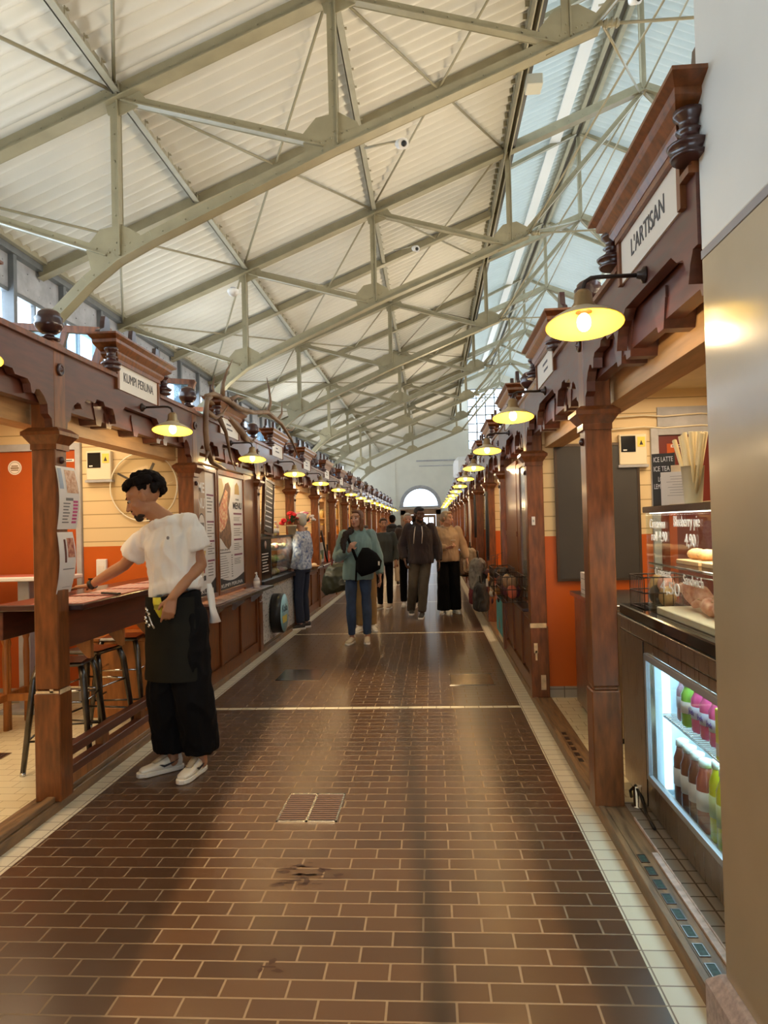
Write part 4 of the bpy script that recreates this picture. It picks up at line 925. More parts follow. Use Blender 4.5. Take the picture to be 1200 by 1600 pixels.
# antlers fixed to the beam of the menu board stall
ant = mat('antler_bone', (.11, .05, .022), .5, scale=6, bump=.3, col2=(.27, .17, .09))
def antler(label, loc, beam_pts, beam_r, tines):
    t = thing('antler', label, 'antler', loc)
    MB().tube(beam_pts, beam_r, 10).build('main_beam', ant, t)
    for pts, r0 in tines: MB().tube(pts, [r0*(1-.85*i/(len(pts)-1)) for i in range(len(pts))], 8).build('tine', ant, t)
antler('large brown antler arching up and out over the menu boards', (LX+.03, 6.50, 2.70),
       [(0, -.25, .0), (.02, -.05, .05), (.05, .25, .05), (.08, .60, .02), (.12, 1.00, .04), (.16, 1.5, .12), (.22, 1.95, .05), (.27, 2.3, -.10), (.30, 2.6, -.30)], [.016, .024, .030, .027, .023, .026, .022, .016, .008],
       [([(.05, .1, .06), (.06, .10, .18), (.08, .18, .32), (.10, .30, .45)], .026), ([(.06, .30, .05), (.08, .50, .13), (.10, .75, .15)], .028), ([(.16, 1.5, .12), (.17, 1.62, .25), (.17, 1.56, .40), (.16, 1.50, .52)], .026), ([(.20, 1.85, .08), (.22, 2.0, .18), (.22, 2.02, .32)], .022),
        ([(.24, 2.1, .0), (.27, 2.35, .02), (.28, 2.5, .09)], .018)])
antler('flat shovelled brown antler lying over the cornice, behind the other', (LX-.02, 6.6, 2.70),
       [(0, -.1, 0), (0, .2, -.02), (.02, .6, -.10), (.03, .95, -.18), (.04, 1.2, -.24)], [.02, .03, .045, .05, .015],
       [([(.03, 1.05, -.2), (.04, 1.35, -.22), (.05, 1.55, -.12)], .025), ([(.0, .1, 0), (.0, .02, .15), (.0, .10, .28)], .022)])
antler('pale grey antler hanging down in a long loop beside the menu boards', (LX+.06, 6.18, 2.64),
       [(0, .15, .06), (0, .02, .02), (.01, -.06, -.10), (.02, -.10, -.28), (.02, -.08, -.42), (.02, .05, -.54), (.02, .30, -.56), (.01, .5, -.57)], [.014, .022, .026, .026, .024, .024, .02, .01],
       [([(.01, -.06, -.1), (.02, .20, -.12), (.02, .42, -.05), (.02, .60, .06)], .028), ([(.02, .30, -.10), (.03, .48, -.22), (.03, .62, -.45), (.03, .80, -.56)], .026), ([(.03, .72, -.5), (.03, .9, -.48)], .018), ([(.02, -.05, -.45), (.03, -.16, -.55)], .02)])

# ================================================================== DELI CASE (bay 2)
Y2 = LY0+2*S2
speck = mat('speckled_terrazzo_panel', (.62, .58, .52), .35, scale=32, col2=(.66, .62, .56))
nt = speck.node_tree; vo = nt.nodes.new('ShaderNodeTexVoronoi'); vo.inputs['Scale'].default_value = 24; cr = nt.nodes.new('ShaderNodeValToRGB'); cr.color_ramp.elements[0].position = .24; cr.color_ramp.elements[0].color = (.05, .04, .03, 1); cr.color_ramp.elements[1].position = .30; cr.color_ramp.elements[1].color = (.66, .62, .55, 1)
tc_ = nt.nodes.new('ShaderNodeTexCoord'); nt.links.new(tc_.outputs['Object'], vo.inputs['Vector']); nt.links.new(vo.outputs['Distance'], cr.inputs[0]); nt.links.new(cr.outputs[0], nt.nodes['Principled BSDF'].inputs['Base Color'])
t = thing('deli_case', 'glass deli display case on a speckled panel front, lit from inside', 'display case', (LX, Y2, 0))
MB().box(-.60, -.02, .065, 2.12, .10, .79).build('speckled_front', speck, t); MB().box(-.62, .03, .065, 2.14, .79, .86).box(-.60, -.04, .065, 2.12, .056, .10).build('black_counter', black, t, bevel=.004)
m = MB()
for y in (.07, .62, 2.08): m.box(-.04, -.01, y, y+.03, .86, 1.38)
m.box(-.60, -.01, .07, 2.11, 1.36, 1.39); m.box(-.60, -.57, .07, 2.11, .86, 1.36); m.build('case_frame', black, t)
MB().box(-.022, -.018, .65, 2.08, .86, 1.36).build('front_glass', vitrine, t); MB().box(-.03, -.012, .10, .62, .86, 1.37).build('black_menu_panel', blackg, t)
scrib(t, -.0115, .14, .50, .95, 1.20, paper, 7, 1, 'chalk_lines', 4, .35); MB().lathe([(.05, -.0112), (.05, -.010), (.001, -.0098)], (0, .34, 1.29), 'x', 16).build('round_portrait', mat('portrait_print', (.55, .34, .25), .5), t)
for z in (1.02, 1.19): MB().box(-.55, -.06, .66, 2.06, z, z+.008).build('glass_shelf', vitrine, t)
light('AREA', 'deli_case_light', (LX-.30, Y2+1.35, 1.345), 14, (1, .9, .7), size=.3, size_y=1.3)
fc = [mat('yellow_cheese', (.85, .62, .18), .4, var=.2, scale=20), mat('green_salad', (.35, .45, .12), .5, var=.4, scale=25), mat('pink_ham', (.75, .35, .28), .4, var=.2, scale=20), mat('bread_crust', (.62, .36, .14), .6, var=.35, scale=15, bump=.2), mat('pale_dough', (.80, .62, .38), .6, var=.15, scale=15), mat('olive_paste', (.32, .27, .08), .5, var=.3, scale=20)]
k = 0; nm_f = ['yellow cheese', 'green salad', 'pink ham', 'crusty rolls', 'pale filled rolls', 'olive spread']
for zi, z in enumerate((.862, 1.029, 1.199)):
    for j in range(6):
        y = Y2+.78+j*.235; f = (j*2+zi) % 6
        t = thing('food_tray', '%s tray of %s in the deli case, %s from the near end' % (['bottom shelf', 'middle shelf', 'top shelf'][zi], nm_f[f], ['first', 'second', 'third', 'fourth', 'fifth', 'last'][j]), 'food tray', (LX-.24, y, z))
        MB().box(-.15, .15, -.10, .10, 0, .012).build('tray', steelb if j % 2 else blackg, t); m = MB(); r2 = random.Random(k); k += 1
        for q in range(9): m.ell((-.10+.1*(q % 3)+r2.uniform(-.02, .02), -.06+.06*(q//3), .03+r2.uniform(0, .02)), (.048, .034, .026+.012*r2.random()), 8, 6)
        m.build('food', fc[f], t)
t = thing('round_sign', 'thick round light blue sign sticking out of the speckled deli panel', 'sign', (LX+.02, Y2+.72, .41))
MB().lathe([(.25, -.03), (.25, .10), (.235, .105)], ax='x', n=36).build('drum', black, t); MB().lathe([(.238, .104), (.238, .108), (.001, .1085)], ax='x', n=36).build('face', mat('light_blue_face', (.35, .66, .74), .35), t)
txt('Kala', .13, mat('navy_ink', (.03, .05, .10), .5), t, (.110, 0, .06), '+y', width=.30); MB().ext([(-.12, -.12), (.12, -.12), (.15, -.03), (-.15, -.03)], 'x', .109, .1095).build('yellow_mark', mat('yellow_mark', (.85, .72, .15), .5), t)
t = thing('hanging_blackboard', 'tilted brown framed blackboard menu hanging above the deli case', 'blackboard', (LX-.06, Y2+.75, 1.80)); m = MB(); m.bar((0, -.08, -.36), (0, .06, .30), .02, .50, up=(0, 1, 0)).build('board', slate, t)
m = MB(); m.bar((.0, -.33, -.34), (0, -.19, .32), .04, .03).bar((0, .17, -.39), (0, .31, .27), .04, .03).bar((0, -.34, -.36), (0, .19, -.40), .04, .03).bar((0, -.2, .32), (0, .32, .28), .04, .03); m.build('frame', wooddk, t)
for k in range(9): MB().bar((.0125, -.24+.014*k, -.27+.063*k), (.0125, .10+.014*k, -.30+.063*k), .001, .016).build('chalk_line', chalk, t)
MB().tube([(0, -.1, .3), (0, -.1, .55)], .004, 5).tube([(0, .25, .3), (0, .25, .55)], .004, 5).build('chain', iron, t)
bc = [(.50, .62, .70), (.72, .80, .62), (.70, .78, .60), (.75, .55, .30), (.80, .60, .20), (.45, .20, .12)]
def bottle(name, label, loc, r, h, col, lab, group=None, cap=white, glassy=True, lettering=None):
    t = thing(name, label, 'bottle', loc, 0, group)
    MB().lathe([(r*.92, 0), (r, .01), (r, h*.62), (r*.75, h*.72), (r*.36, h*.80), (r*.34, h*.93)], n=14).build('body', mat('liquid_%d_%d_%d' % tuple(int(c*100) for c in col), col, .08, coat=.5), t)
    MB().lathe([(r*1.015, h*.18), (r*1.015, h*.50)], n=14).build('label', lab, t); MB().lathe([(r*.40, h*.90), (r*.40, h)], n=12).build('cap', cap, t); return t
for k, y in enumerate((.66, .80, .94, 1.12, 1.26, 1.42)):
    bottle('bottle', ['blue labelled bottle', 'pale green bottle with a dark mark', 'pale green bottle second in line', 'amber bottle', 'yellow bottle', 'dark red bottle'][k]+' standing on top of the deli case', (LX-.12, Y2+y, 1.39), .048, .24 if k < 3 else .20, bc[k], paper)
# flowers
leafm = mat('dark_green_leaf', (.02, .09, .03), .5, var=.4, scale=20)
def bouquet(label, loc, cols, r, pot=True, n=9):
    t = thing('potted_flowers', label, 'flowers', loc); r2 = random.Random(int(loc[1]*100))
    if pot: MB().lathe([(.05, 0), (.07, .12), (.075, .12), (.075, .14)], n=14).build('pot', mat('cream_pot', (.75, .65, .45), .4), t)
    m = MB()
    for k in range(26):
        a, e = r2.uniform(0, 6.28), r2.uniform(-.2, 1.2); d = V((math.cos(a)*math.cos(e), math.sin(a)*math.cos(e), math.sin(e))); p = V((0, 0, .16))+d*r*.5; q = p+d*r*.6; s_ = d.cross(V((0, 0, 1))).normalized()*.03
        m.add([p, p.lerp(q, .5)+s_, q, p.lerp(q, .5)-s_], [(0, 1, 2, 3)])
    m.build('leaves', leafm, t)
    for k in range(n):
        a, e = r2.uniform(0, 6.28), r2.uniform(-.1, 1.4); d = V((math.cos(a)*math.cos(e), math.sin(a)*math.cos(e), math.sin(e))); c = V((0, 0, .17))+d*r; m = MB()
        for j in range(7): b = r2.uniform(0, 6.28); m.ell(c+V((math.cos(b), math.sin(b), r2.uniform(-.6, .8)))*.022, (.026, .026, .020), 7, 5)
        m.build('blossom', cols[k % len(cols)], t)
bouquet('bright red flowers in a cream pot at the end of the deli case', (LX+.0, Y2+1.95, 1.39), [mat('red_petal', (.75, .02, .03), .5)], .14)
bouquet('pink and white flowers in a yellow pot past the red ones', (LX-.02, Y2+S2+.75, 1.36), [mat('pink_petal', (.80, .22, .35), .5), mat('white_petal', (.85, .78, .78), .5)], .19, n=12)
t = thing('flower_stand', 'narrow pale wooden stand carrying the pink flowers', 'stand', (LX-.02, Y2+S2+.75, .80)); MB().box(-.08, .08, -.08, .08, .53, .56).box(-.025, .025, -.025, .025, .02, .53).box(-.09, .09, -.09, .09, 0, .02).build('column', woodl, t, bevel=.003)
# further counters of the window row, with goods
Y3 = LY0+3*S2
gl = {3: 'brown panelled counter with a bread basket past the deli case', 4: 'brown panelled counter behind the woman in teal, near part'}
cc = None
for k in range(3, NL):
    lab = gl.get(k) or 'small far brown panelled counter in the receding window row'
    g = None if k in gl else 'far counters, window row'
    if cc is None: cc = panelled('panelled_counter', lab, LX, LY0+k*S2, 1, 2.178, .76, top=.06); 
    else: dup(cc, (LX, LY0+k*S2, 0), lab, group=g)
t = thing('bread_basket', 'shallow basket of round bread rolls on the counter past the deli case', 'basket', (LX-.02, Y3+1.25, .79)); MB().lathe([(.12, 0), (.17, .05), (.175, .055)], n=18).build('basket', woodl, t); MB().lathe([(.001, .012), (.13, .012)], n=18).build('lining', paper, t)
for k in range(8): 
    a = k*.785; o = MB().ell((0, 0, 0), (.055, .05, .034), 10, 7).build('bread_roll', fc[4], None, loc=(LX-.02+.09*math.cos(a)*(k > 0), Y3+1.25+.09*math.sin(a)*(k > 0), .79+.055+.012*(k % 2))); tag(o, 'floury round bread roll in the basket past the deli case', 'bread roll', 'bread rolls in the basket')
r3 = random.Random(5)
gcol = [mat('goods_%d' % i, c, .45, var=.15) for i, c in enumerate([(.75, .55, .18), (.55, .12, .06), (.70, .66, .58), (.20, .30, .16), (.80, .35, .08), (.30, .18, .10), (.62, .62, .30), (.72, .30, .25)])]
gdark = [mat('dark_goods_%d' % i, c, .5, var=.3, scale=25) for i, c in enumerate([(.10, .02, .04), (.04, .03, .035), (.16, .08, .04)])]
def goods(side, k, X0, X1, z0, n_, grp, lab, shelf=True):
    Y0 = (LY0 if side > 0 else RY0)+k*S2
    for j in range(n_):
        y = Y0+.25+j*(1.8/n_); x = r3.uniform(X0, X1); h = r3.uniform(.10, .24); w_ = r3.uniform(.05, .09)
        t = thing('goods_jar' if j % 2 else 'goods_box', lab, 'goods', (x, y, z0), 0, grp); mt = gcol[r3.randrange(8)]
        if j % 2: MB().lathe([(w_*.8, 0), (w_*.85, h*.8), (w_*.6, h*.88)], n=12).build('jar', mt, t); MB().lathe([(w_*.65, h*.86), (w_*.65, h)], n=12).build('lid', gcol[r3.randrange(8)], t)
        else: MB().box(-w_, w_, -w_, w_, 0, h).build('box', mt, t, bevel=.004); MB().box(w_-.0005 if side > 0 else -w_-.001, w_+.001 if side > 0 else -w_+.0005, -w_*.7, w_*.7, h*.3, h*.7).build('label', paper, t)
for k in range(4, 11):
    goods(1, k, LX-.35, LX-.06, .79, 6, 'goods on the counters of the window row', 'small colourful boxes and jars set out on the far counters of the window row')
def shelf_unit(side, k, grp, lab):
    Yp = (LY0 if side > 0 else RY0)+(k+1)*S2-.035; X = LX-.62 if side > 0 else RX+.62; fz = .03 if side > 0 else .05
    t = thing('shelf_unit', lab, 'shelf', (X, Yp, fz), 0, grp)
    MB().box(-.45, -.42, -.22, 0, 0, 2.2).build('side', woodl, t); MB().box(.42, .45, -.22, 0, 0, 2.2).build('side', woodl, t)
    for z in (.4, .85, 1.25, 1.62, 1.98): MB().box(-.42, .42, -.22, 0, z, z+.022).build('shelf', woodl, t)
    lab2 = 'small colourful packet or jar on the shelves %s' % ('inside the window row stalls' if side > 0 else 'inside the middle row stalls')
    for z in (.872, 1.272, 1.642):
        for j in range(6):
            h = r3.uniform(.14, .27); w_ = r3.uniform(.04, .06); g = thing('goods_jar' if j % 2 else 'goods_box', lab2, 'goods', (X-.35+j*.14, Yp-.11, fz+z), 0, grp.replace('shelves', 'shelf goods')); mt = gcol[r3.randrange(8)]
            if j % 2: MB().lathe([(w_*.9, 0), (w_, h*.8), (w_*.6, h*.88)], n=10).build('jar', mt, g); MB().lathe([(w_*.65, h*.86), (w_*.65, h)], n=10).build('lid', gcol[r3.randrange(8)], g)
            else: MB().box(-w_, w_, -w_, w_, 0, h).build('box', mt, g); MB().box(-w_*.7, w_*.7, -w_-.001, -w_, h*.3, h*.7).build('label', paper, g)
for k in range(4, 10): shelf_unit(1, k, 'shelves in the window row stalls', 'pale wooden shelf unit on a partition inside a window row stall')
# leaning dark frame and poster at the fifth bay
t = thing('leaning_sign', 'dark leaning sign frame on the counter two posts before the woman', 'sign', (LX-.05, LY0+4*S2+.9, .79)); m = MB().bar((0, .35, 0), (0, -.35, .62), .03, .05).bar((0, .35, 0), (0, .35, .35), .03, .03).build('frame', iron, t); MB().box(-.06, -.05, -.3, .3, .02, .40).build('poster', paper, t); MB().box(-.049, -.048, -.2, .2, .08, .25).build('green_print', gcol[3], t)

# ================================================================== RIGHT: DRINKS FRIDGE, PASTRY CASE
FX = 1.03; YA, YB = 2.16, 4.02
t = thing('drinks_fridge', 'brushed steel counter fridge with a lit glass door full of drinks', 'fridge', (0, 0, 0))
m = MB(); y0, y1, z0, z1 = 2.34, 3.54, .235, .845
m.box(FX, FX+.03, YA, y0, .075, .965).box(FX, FX+.03, y1, YB, .075, .965).box(FX, FX+.03, y0, y1, .075, z0).box(FX, FX+.03, y0, y1, z1, .965)
m.box(FX+.03, FX+.62, y1+.03, YB, .075, .965).box(FX+.60, FX+.62, YA, y1+.03, .075, .965).box(FX+.03, FX+.60, YA, y1+.03, .90, .965).box(FX+.03, FX+.60, YA, y1+.03, .075, .13).box(FX+.03, FX+.60, YA, YA+.03, .13, .90); m.build('steel_body', brushed, t)
m = MB(); m.box(FX-.006, FX, YA, YB, .895, .90).box(FX-.004, FX, 3.60, 3.604, .08, .89); m.build('seam', blackg, t)
MB().box(FX-.012, FX+.65, YA, YB+.05, .965, .975).build('steel_edge', steelb, t, bevel=.002); MB().box(FX+.0, FX+.66, YA, YB+.02, .975, 1.03).build('black_worktop', blackg, t, bevel=.006)
gf = mat('blue_grey_door_frame', (.40, .44, .50), .3, metal=.3); w_ = .028
MB().box(FX-.02, FX, y0, y1, z1-w_, z1).box(FX-.02, FX, y0, y1, z0, z0+w_).box(FX-.02, FX, y1-w_, y1, z0+w_, z1-w_).box(FX-.02, FX, y0, y0+w_, z0+w_, z1-w_).build('door_frame', gf, t, bevel=.002)
MB().box(FX-.014, FX-.010, y0+w_, y1-w_, z0+w_, z1-w_).build('door_glass', vitrine, t)
liner = mat('white_fridge_liner', (.62, .74, .80), .3)
MB().box(FX+.56, FX+.59, y0, y1, .14, .89).box(FX+.03, FX+.56, y1, y1+.025, .14, .89).box(FX+.03, FX+.56, y0-.03, y0, .14, .89).box(FX+.03, FX+.56, y0, y1, .13, .16).build('liner', liner, t)
MB().box(FX+.06, FX+.09, y1-.04, y1-.01, .20, .86).build('light_tube', emis('cold_tube', (.50, .80, 1.0), 2.6), t)
MB().box(FX+.06, FX+.10, y0+.04, y1-.08, .87, .885).build('light_tube', MATS['cold_tube'], t)
light('AREA', 'fridge_light', (FX+.12, 2.95, .868), 3.2, (.6, .88, 1), rot=(0, R(-12), 0), size=.12, size_y=1.1); light('AREA', 'fridge_light', (FX+.14, 2.95, .545), 3, (.6, .88, 1), rot=(0, 0, 0), size=.12, size_y=1.1)
m = MB(); m.tube([(FX+.05, y0+.02, .555), (FX+.05, y1-.06, .555)], .005, 6).tube([(FX+.50, y0+.02, .555), (FX+.50, y1-.06, .555)], .005, 6)
for k in range(46): y = y0+.03+k*.025; m.tube([(FX+.05, y, .56), (FX+.50, y, .56)], .0025, 5)
m.build('wire_shelf', chrome, t)
for y in (YA+.2, 3.66, ): MB().lathe([(.032, .057), (.032, .062), (.022, .062), (.022, .16)], (FX-.035 if y > 3 else FX+.1, y, 0), 'z', 14).build('foot', chrome, t)
o = MB().tube([(.985, 3.74, .075), (.97, 3.70, .12), (.985, 3.66, .16), (1.0, 3.60, .12), (.995, 3.52, .075), (.99, 3.44, .075), (.985, 3.36, .072)], .008, 6).build('power_cable', black); tag(o, 'black cable with a plug lying at the foot of the drinks fridge', 'cable')
def jar(label, loc, col, lab, word=None, group=None, r=.042, h=.20, cap=None):
    t = thing('drink_bottle', label, 'bottle', loc, 0, group)
    MB().lathe([(r*.9, 0), (r, .01), (r, h*.70), (r*.70, h*.82), (r*.62, h*.90)], n=16).build('body', mat('drink_%d_%d_%d' % tuple(int(c*100) for c in col), col, .06, coat=.6, emit=col, es=.0), t)
    MB().lathe([(r*1.02, h*.30), (r*1.02, h*.56)], n=16).build('label', lab, t); MB().lathe([(r*.72, h*.88), (r*.72, h*.97), (r*.1, h)], n=14).build('cap', cap or mat('pale_cap', (.72, .82, .80), .25), t)
    if word: txt(word, .034, mat('violet_ink', (.10, .05, .35), .5), t, (-r*1.04, 0, h*.43), '-y', width=.062)
    return t
pk = (.75, .10, .30); labw = mat('pale_blue_label', (.72, .76, .90), .4)
zs = .564
for i, (y, x) in enumerate(((3.19, .12), (3.09, .12), (2.99, .12), (2.89, .12))): jar('pink drink jar labelled Josh on the upper fridge shelf, %s' % ['farthest', 'second farthest', 'second nearest', 'nearest the pillar'][i], (FX+x, y, zs), pk, labw, 'Josh')
for i, y in enumerate((3.14, 3.04, 2.94)): jar('pink drink jar behind the front row on the upper fridge shelf', (FX+.24, y, zs), pk, labw, None, 'back row of pink jars')
jar('green drink bottle with a white label on the upper fridge shelf', (FX+.11, 3.285, zs), (.25, .60, .08), paper); jar('pale violet drink bottle on the upper fridge shelf', (FX+.12, 3.375, zs), (.62, .45, .62), labw); jar('pale bottle with a white cap deep in the upper fridge shelf', (FX+.17, 3.455, zs), (.55, .60, .66), paper)
t = thing('drink_carton', 'yellow drink carton standing at the front of the upper fridge shelf', 'carton', (FX+.055, 2.80, zs)); MB().box(-.018, .018, -.024, .024, 0, .20).build('box', mat('lemon_yellow', (.85, .80, .05), .35), t, bevel=.004); MB().box(-.0188, -.018, -.02, .02, .02, .07).build('label', paper, t)
yg = (.62, .66, .02); br2 = (.16, .05, .03); rd = (.42, .10, .07)
for i, y in enumerate((2.73, 2.83, 2.93, 3.03)): jar('tall yellow green lemonade bottle on the lower fridge shelf, %s' % ['nearest the pillar', 'second from the pillar', 'third from the pillar', 'farthest from the pillar'][i], (FX+.10+.01*i, y, .162), yg, mat('pale_green_label', (.62, .78, .45), .4), None, r=.046, h=.34)
for i, y in enumerate((3.13, 3.225, 3.32, 3.415)): jar(['reddish drink bottle next to the yellow lemonade', 'dark brown bottle on the lower fridge shelf', 'brown bottle with a white label on the lower fridge shelf', 'brown labelled bottle at the far end of the lower fridge shelf'][i], (FX+.11, y, .162), rd if i == 0 else br2, paper, None, r=.042, h=.31)
for i, y in enumerate((2.78, 2.88, 2.98)): jar('tall yellow green lemonade bottle behind the front row', (FX+.23, y, .162), yg, MATS['pale_green_label'], None, 'back row of lemonade', r=.046, h=.34)
for i, y in enumerate((2.80, 3.05, 3.36)):
    t = thing('price_tag', ['small blue price tag below the nearest lemonade bottles', 'small blue price tag in the middle of the lower fridge shelf', 'small dark price tag under the far brown bottles'][i], 'price tag', (FX+.035, y, .162)); MB().box(0, .004, -.02, .02, 0, .045).build('card', mat('blue_tag', (.25, .45, .60), .4), t); MB().box(-.001, 0, -.012, .012, .012, .03).build('print', ink, t)
# pastry case
t = thing('pastry_case', 'glass pastry case with white handwriting on the steel counter', 'display case', (0, 0, 0)); a0, a1, cx0, cx1 = 2.16, 3.60, 1.06, 1.62
MB().box(cx0-.012, cx1, a0, a1+.01, 1.525, 1.555).build('top_rail', mat('bronze_dark_rail', (.05, .035, .03), .25, metal=.4), t, bevel=.003)
m = MB().box(cx0, cx0+.005, a0, a1, 1.03, 1.525).box(cx0, cx1, a1-.005, a1, 1.03, 1.525).build('glass', vitrine, t)
MB().box(cx0+.02, cx0+.03, a0, a1, 1.52, 1.524).build('light_strip', emis('white_strip', (1, .93, .8), 4), t)
for z in (1.275,): MB().box(cx0+.01, cx1, a0, a1-.01, z, z+.006).build('glass_shelf', vitrine, t); MB().tube([(cx0+.01, a0, z+.003), (cx0+.01, a1-.01, z+.003)], .006, 6).tube([(cx0+.01, a0, z-.02), (cx0+.01, a1-.01, z-.02)], .003, 6).build('shelf_rail', chrome, t)
MB().box(cx1, cx1+.01, a0, a1, 1.03, 1.525).build('back_panel', mat('dull_case_back', (.30, .20, .15), .4), t); MB().box(cx0+.03, cx1-.02, a0, a1-.03, 1.030, 1.065).build('marble_board', mat('pale_board', (.78, .68, .50), .4), t, bevel=.004)
light('AREA', 'pastry_case_light', (cx0+.2, 2.9, 1.515), 10, (1, .9, .72), size=.3, size_y=1.3)
for wd, y, z, w_, h in (('Cinnamon', 3.42, 1.47, .22, .065), ('roll 4,90', 3.40, 1.41, .22, .065), ('Blueberry pie', 3.04, 1.48, .30, .068), ('4,90', 3.00, 1.40, .12, .075), ('Croissant', 3.36, 1.245, .22, .055), ('4,50', 3.27, 1.18, .26, .08), ('Sandwich', 2.98, 1.235, .22, .06)):
    txt(wd, h, chalk, t, (cx0-.002, y, z), '-y', width=w_, name='white_lettering')
sau = mat('pink_pastry', (.50, .17, .10), .5, scale=26, col2=(.80, .48, .34), bump=.3)
def pastry(name, label, loc, L, r, rz, tilt, grp=None, mt=None):
    r *= .82
    t = thing(name, label, 'pastry', loc, rz, grp); m = MB(); n = 9
    m.tube([(-L/2+L*i/(n-1), .02*math.sin(i*.8), .3*r*math.sin(i*2.1)+tilt*(i/(n-1))) for i in range(n)], [r*(.35+.65*math.sin(math.pi*(i+.6)/(n+.2))) for i in range(n)], 12); m.build('crust', mt or sau, t)
    m = MB()
    for k in range(14): m.ell((-L*.36+L*.055*k, .4*r*math.sin(k*2.4), r*.82+tilt*(.12+.06*k)), (.006, .004, .003), 6, 4)
    m.build('seeds', woodb, t); return t
pastry('filled_baguette', 'large seeded pink baguette roll at the far end of the pastry case', (cx0+.16, 3.46, 1.105), .28, .042, R(100), .05)
pastry('filled_baguette', 'pink baguette roll in the middle of the pastry case', (cx0+.16, 3.33, 1.110), .30, .045, R(110), .06)
pastry('filled_baguette', 'pink baguette roll lying in front in the pastry case', (cx0+.14, 3.20, 1.105), .28, .040, R(95), .0); pastry('filled_baguette', 'pink baguette roll nearest the pillar in the pastry case', (cx0+.14, 3.06, 1.105), .30, .042, R(85), .02)
for i, (x, y) in enumerate(((.22, 3.34), (.22, 3.02), (.18, 2.6))): 
    t = thing('cake_board', ['pale wooden cake board on the far upper shelf', 'pale wooden cake board on the near upper shelf', 'pale wooden cake board by the pillar on the upper shelf'][i], 'board', (cx0+x, y, 1.281)); MB().box(-.12, .12, -.14, .14, 0, .02).build('board', woodl, t, bevel=.003); m = MB()
    for q in range(4): m.ell((-.05+.1*(q % 2), -.06+.12*(q//2), .045), (.045, .05, .028), 10, 6)
    m.build('buns', fc[3], t)
zt_ = 1.555
t = thing('small_chalkboard', 'narrow chalkboard with drinks written on it, on top of the pastry case', 'chalkboard', (1.30, 3.62, zt_)); t.location = (1.125, 3.51, zt_)
t.rotation_euler = (0, 0, R(62)); MB().box(0, .012, -.052, .052, 0, .255).build('slate', chalkb, t)
for wd, z, w_ in (('ICE LATTE', .225, .088), ('ICE TEA 5', .18, .088), ('LOCAL', .13, .05), ('LEMONADE', .095, .09), ('5', .05, .012)): txt(wd, .034, chalk, t, (-.001, 0, z), '-y', width=w_)
t = thing('menu_card', 'white printed card in a stand on top of the pastry case', 'card', (1.13, 3.35, zt_), R(62)); MB().box(0, .004, -.068, .068, 0, .155).build('card', paper, t); MB().box(-.01, .03, -.03, .03, .0, .006).box(.0, .012, -.022, .022, .155, .185).build('stand', fc[4], t); scrib(t, -.001, -.05, .045, .04, .14, ink2, 8, -1, 'printed_lines', 3, .12)
t = thing('paper_cup_stack', 'cream cup holding the wooden sticks on top of the pastry case', 'cup', (1.14, 3.17, zt_)); MB().lathe([(.036, 0), (.048, .165), (.050, .165)], n=18, cap=False).lathe([(.034, .004), (.046, .163)], n=18, cap=False).build('cup', mat('cream_cup', (.80, .70, .45), .4), t)
for k in range(11):
    a = -.9+k*.18; y = 2.86-.0; o = MB().tube([(0, .022*math.sin(a*2), .01), (.03*math.sin(k*2.3), .17*math.sin(a)+.01, .26+.05*math.cos(a))], [.007, .0105], 6).build('breadstick', mat('pale_breadstick', (.85, .68, .36), .5), None, loc=(1.14, 3.17, zt_+.004)); tag(o, 'pale wooden stick fanned out of the cream cup on the pastry case', 'stick', 'sticks in the cream cup')
t = thing('wooden_tray', 'thin wooden tray in front of the chalkboard on the pastry case', 'tray', (1.34, 3.42, zt_)); MB().box(-.06, .06, -.09, .09, 0, .018).build('tray', woodl, t, bevel=.003)
# wire basket beyond
def wire_basket(label, loc, w_, d_, h, cont, n=6):
    t = thing('wire_basket', label, 'basket', loc); m = MB()
    for z in (0, h/2, h): m.tube([(-w_, -d_, z), (w_, -d_, z), (w_, d_, z), (-w_, d_, z), (-w_, -d_, z)], .004, 5)
    for k in range(9):
        y = -d_+2*d_*k/8; m.tube([(-w_, y, h), (-w_, y, 0), (w_, y, 0), (w_, y, h)], .0025, 4)
    for k in range(6): x = -w_+2*w_*k/5; m.tube([(x, -d_, h), (x, -d_, 0), (x, d_, 0), (x, d_, h)], .0025, 4)
    m.build('wires', iron, t); r2 = random.Random(int(loc[1]*10))
    for k in range(n):
        o = MB().ell((0, 0, 0), (w_*.40, d_*(.30 if n < 8 else .16), h*(.34 if n < 8 else .28)), 10, 7).build('packet', cont[k % len(cont)], None, loc=(loc[0]+r2.uniform(-.4, .4)*w_, loc[1]-d_*.6+1.2*d_*k/max(1, n-1), loc[2]+h*.36+h*.35*(k % 2))); o.rotation_euler = (r2.uniform(-.3, .3), r2.uniform(-.3, .3), r2.uniform(0, 3)); tag(o, 'packet piled in the '+label.replace('wire ', '')[:60].replace('black ', 'dark '), 'packet', 'packets: '+label[:40])
wire_basket('wire basket of buns at the far end of the drinks counter', (1.20, 3.86, 1.034), .12, .13, .16, [fc[3], fc[2], black], 5)
t = thing('steel_cabinet', 'dark steel cabinet inside the open stall doorway', 'cabinet', (1.38, 5.16, .05)); MB().box(-.28, .28, -.50, .50, .04, .86).build('body', brushed, t, bevel=.004); MB().box(-.31, .30, -.52, .52, .86, .895).build('top', steelb, t, bevel=.004); MB().box(-.286, -.28, -.01, .0, .08, .84).build('door_gap', blackg, t); MB().box(-.25, .25, -.47, .47, 0, .04).build('plinth', black, t)
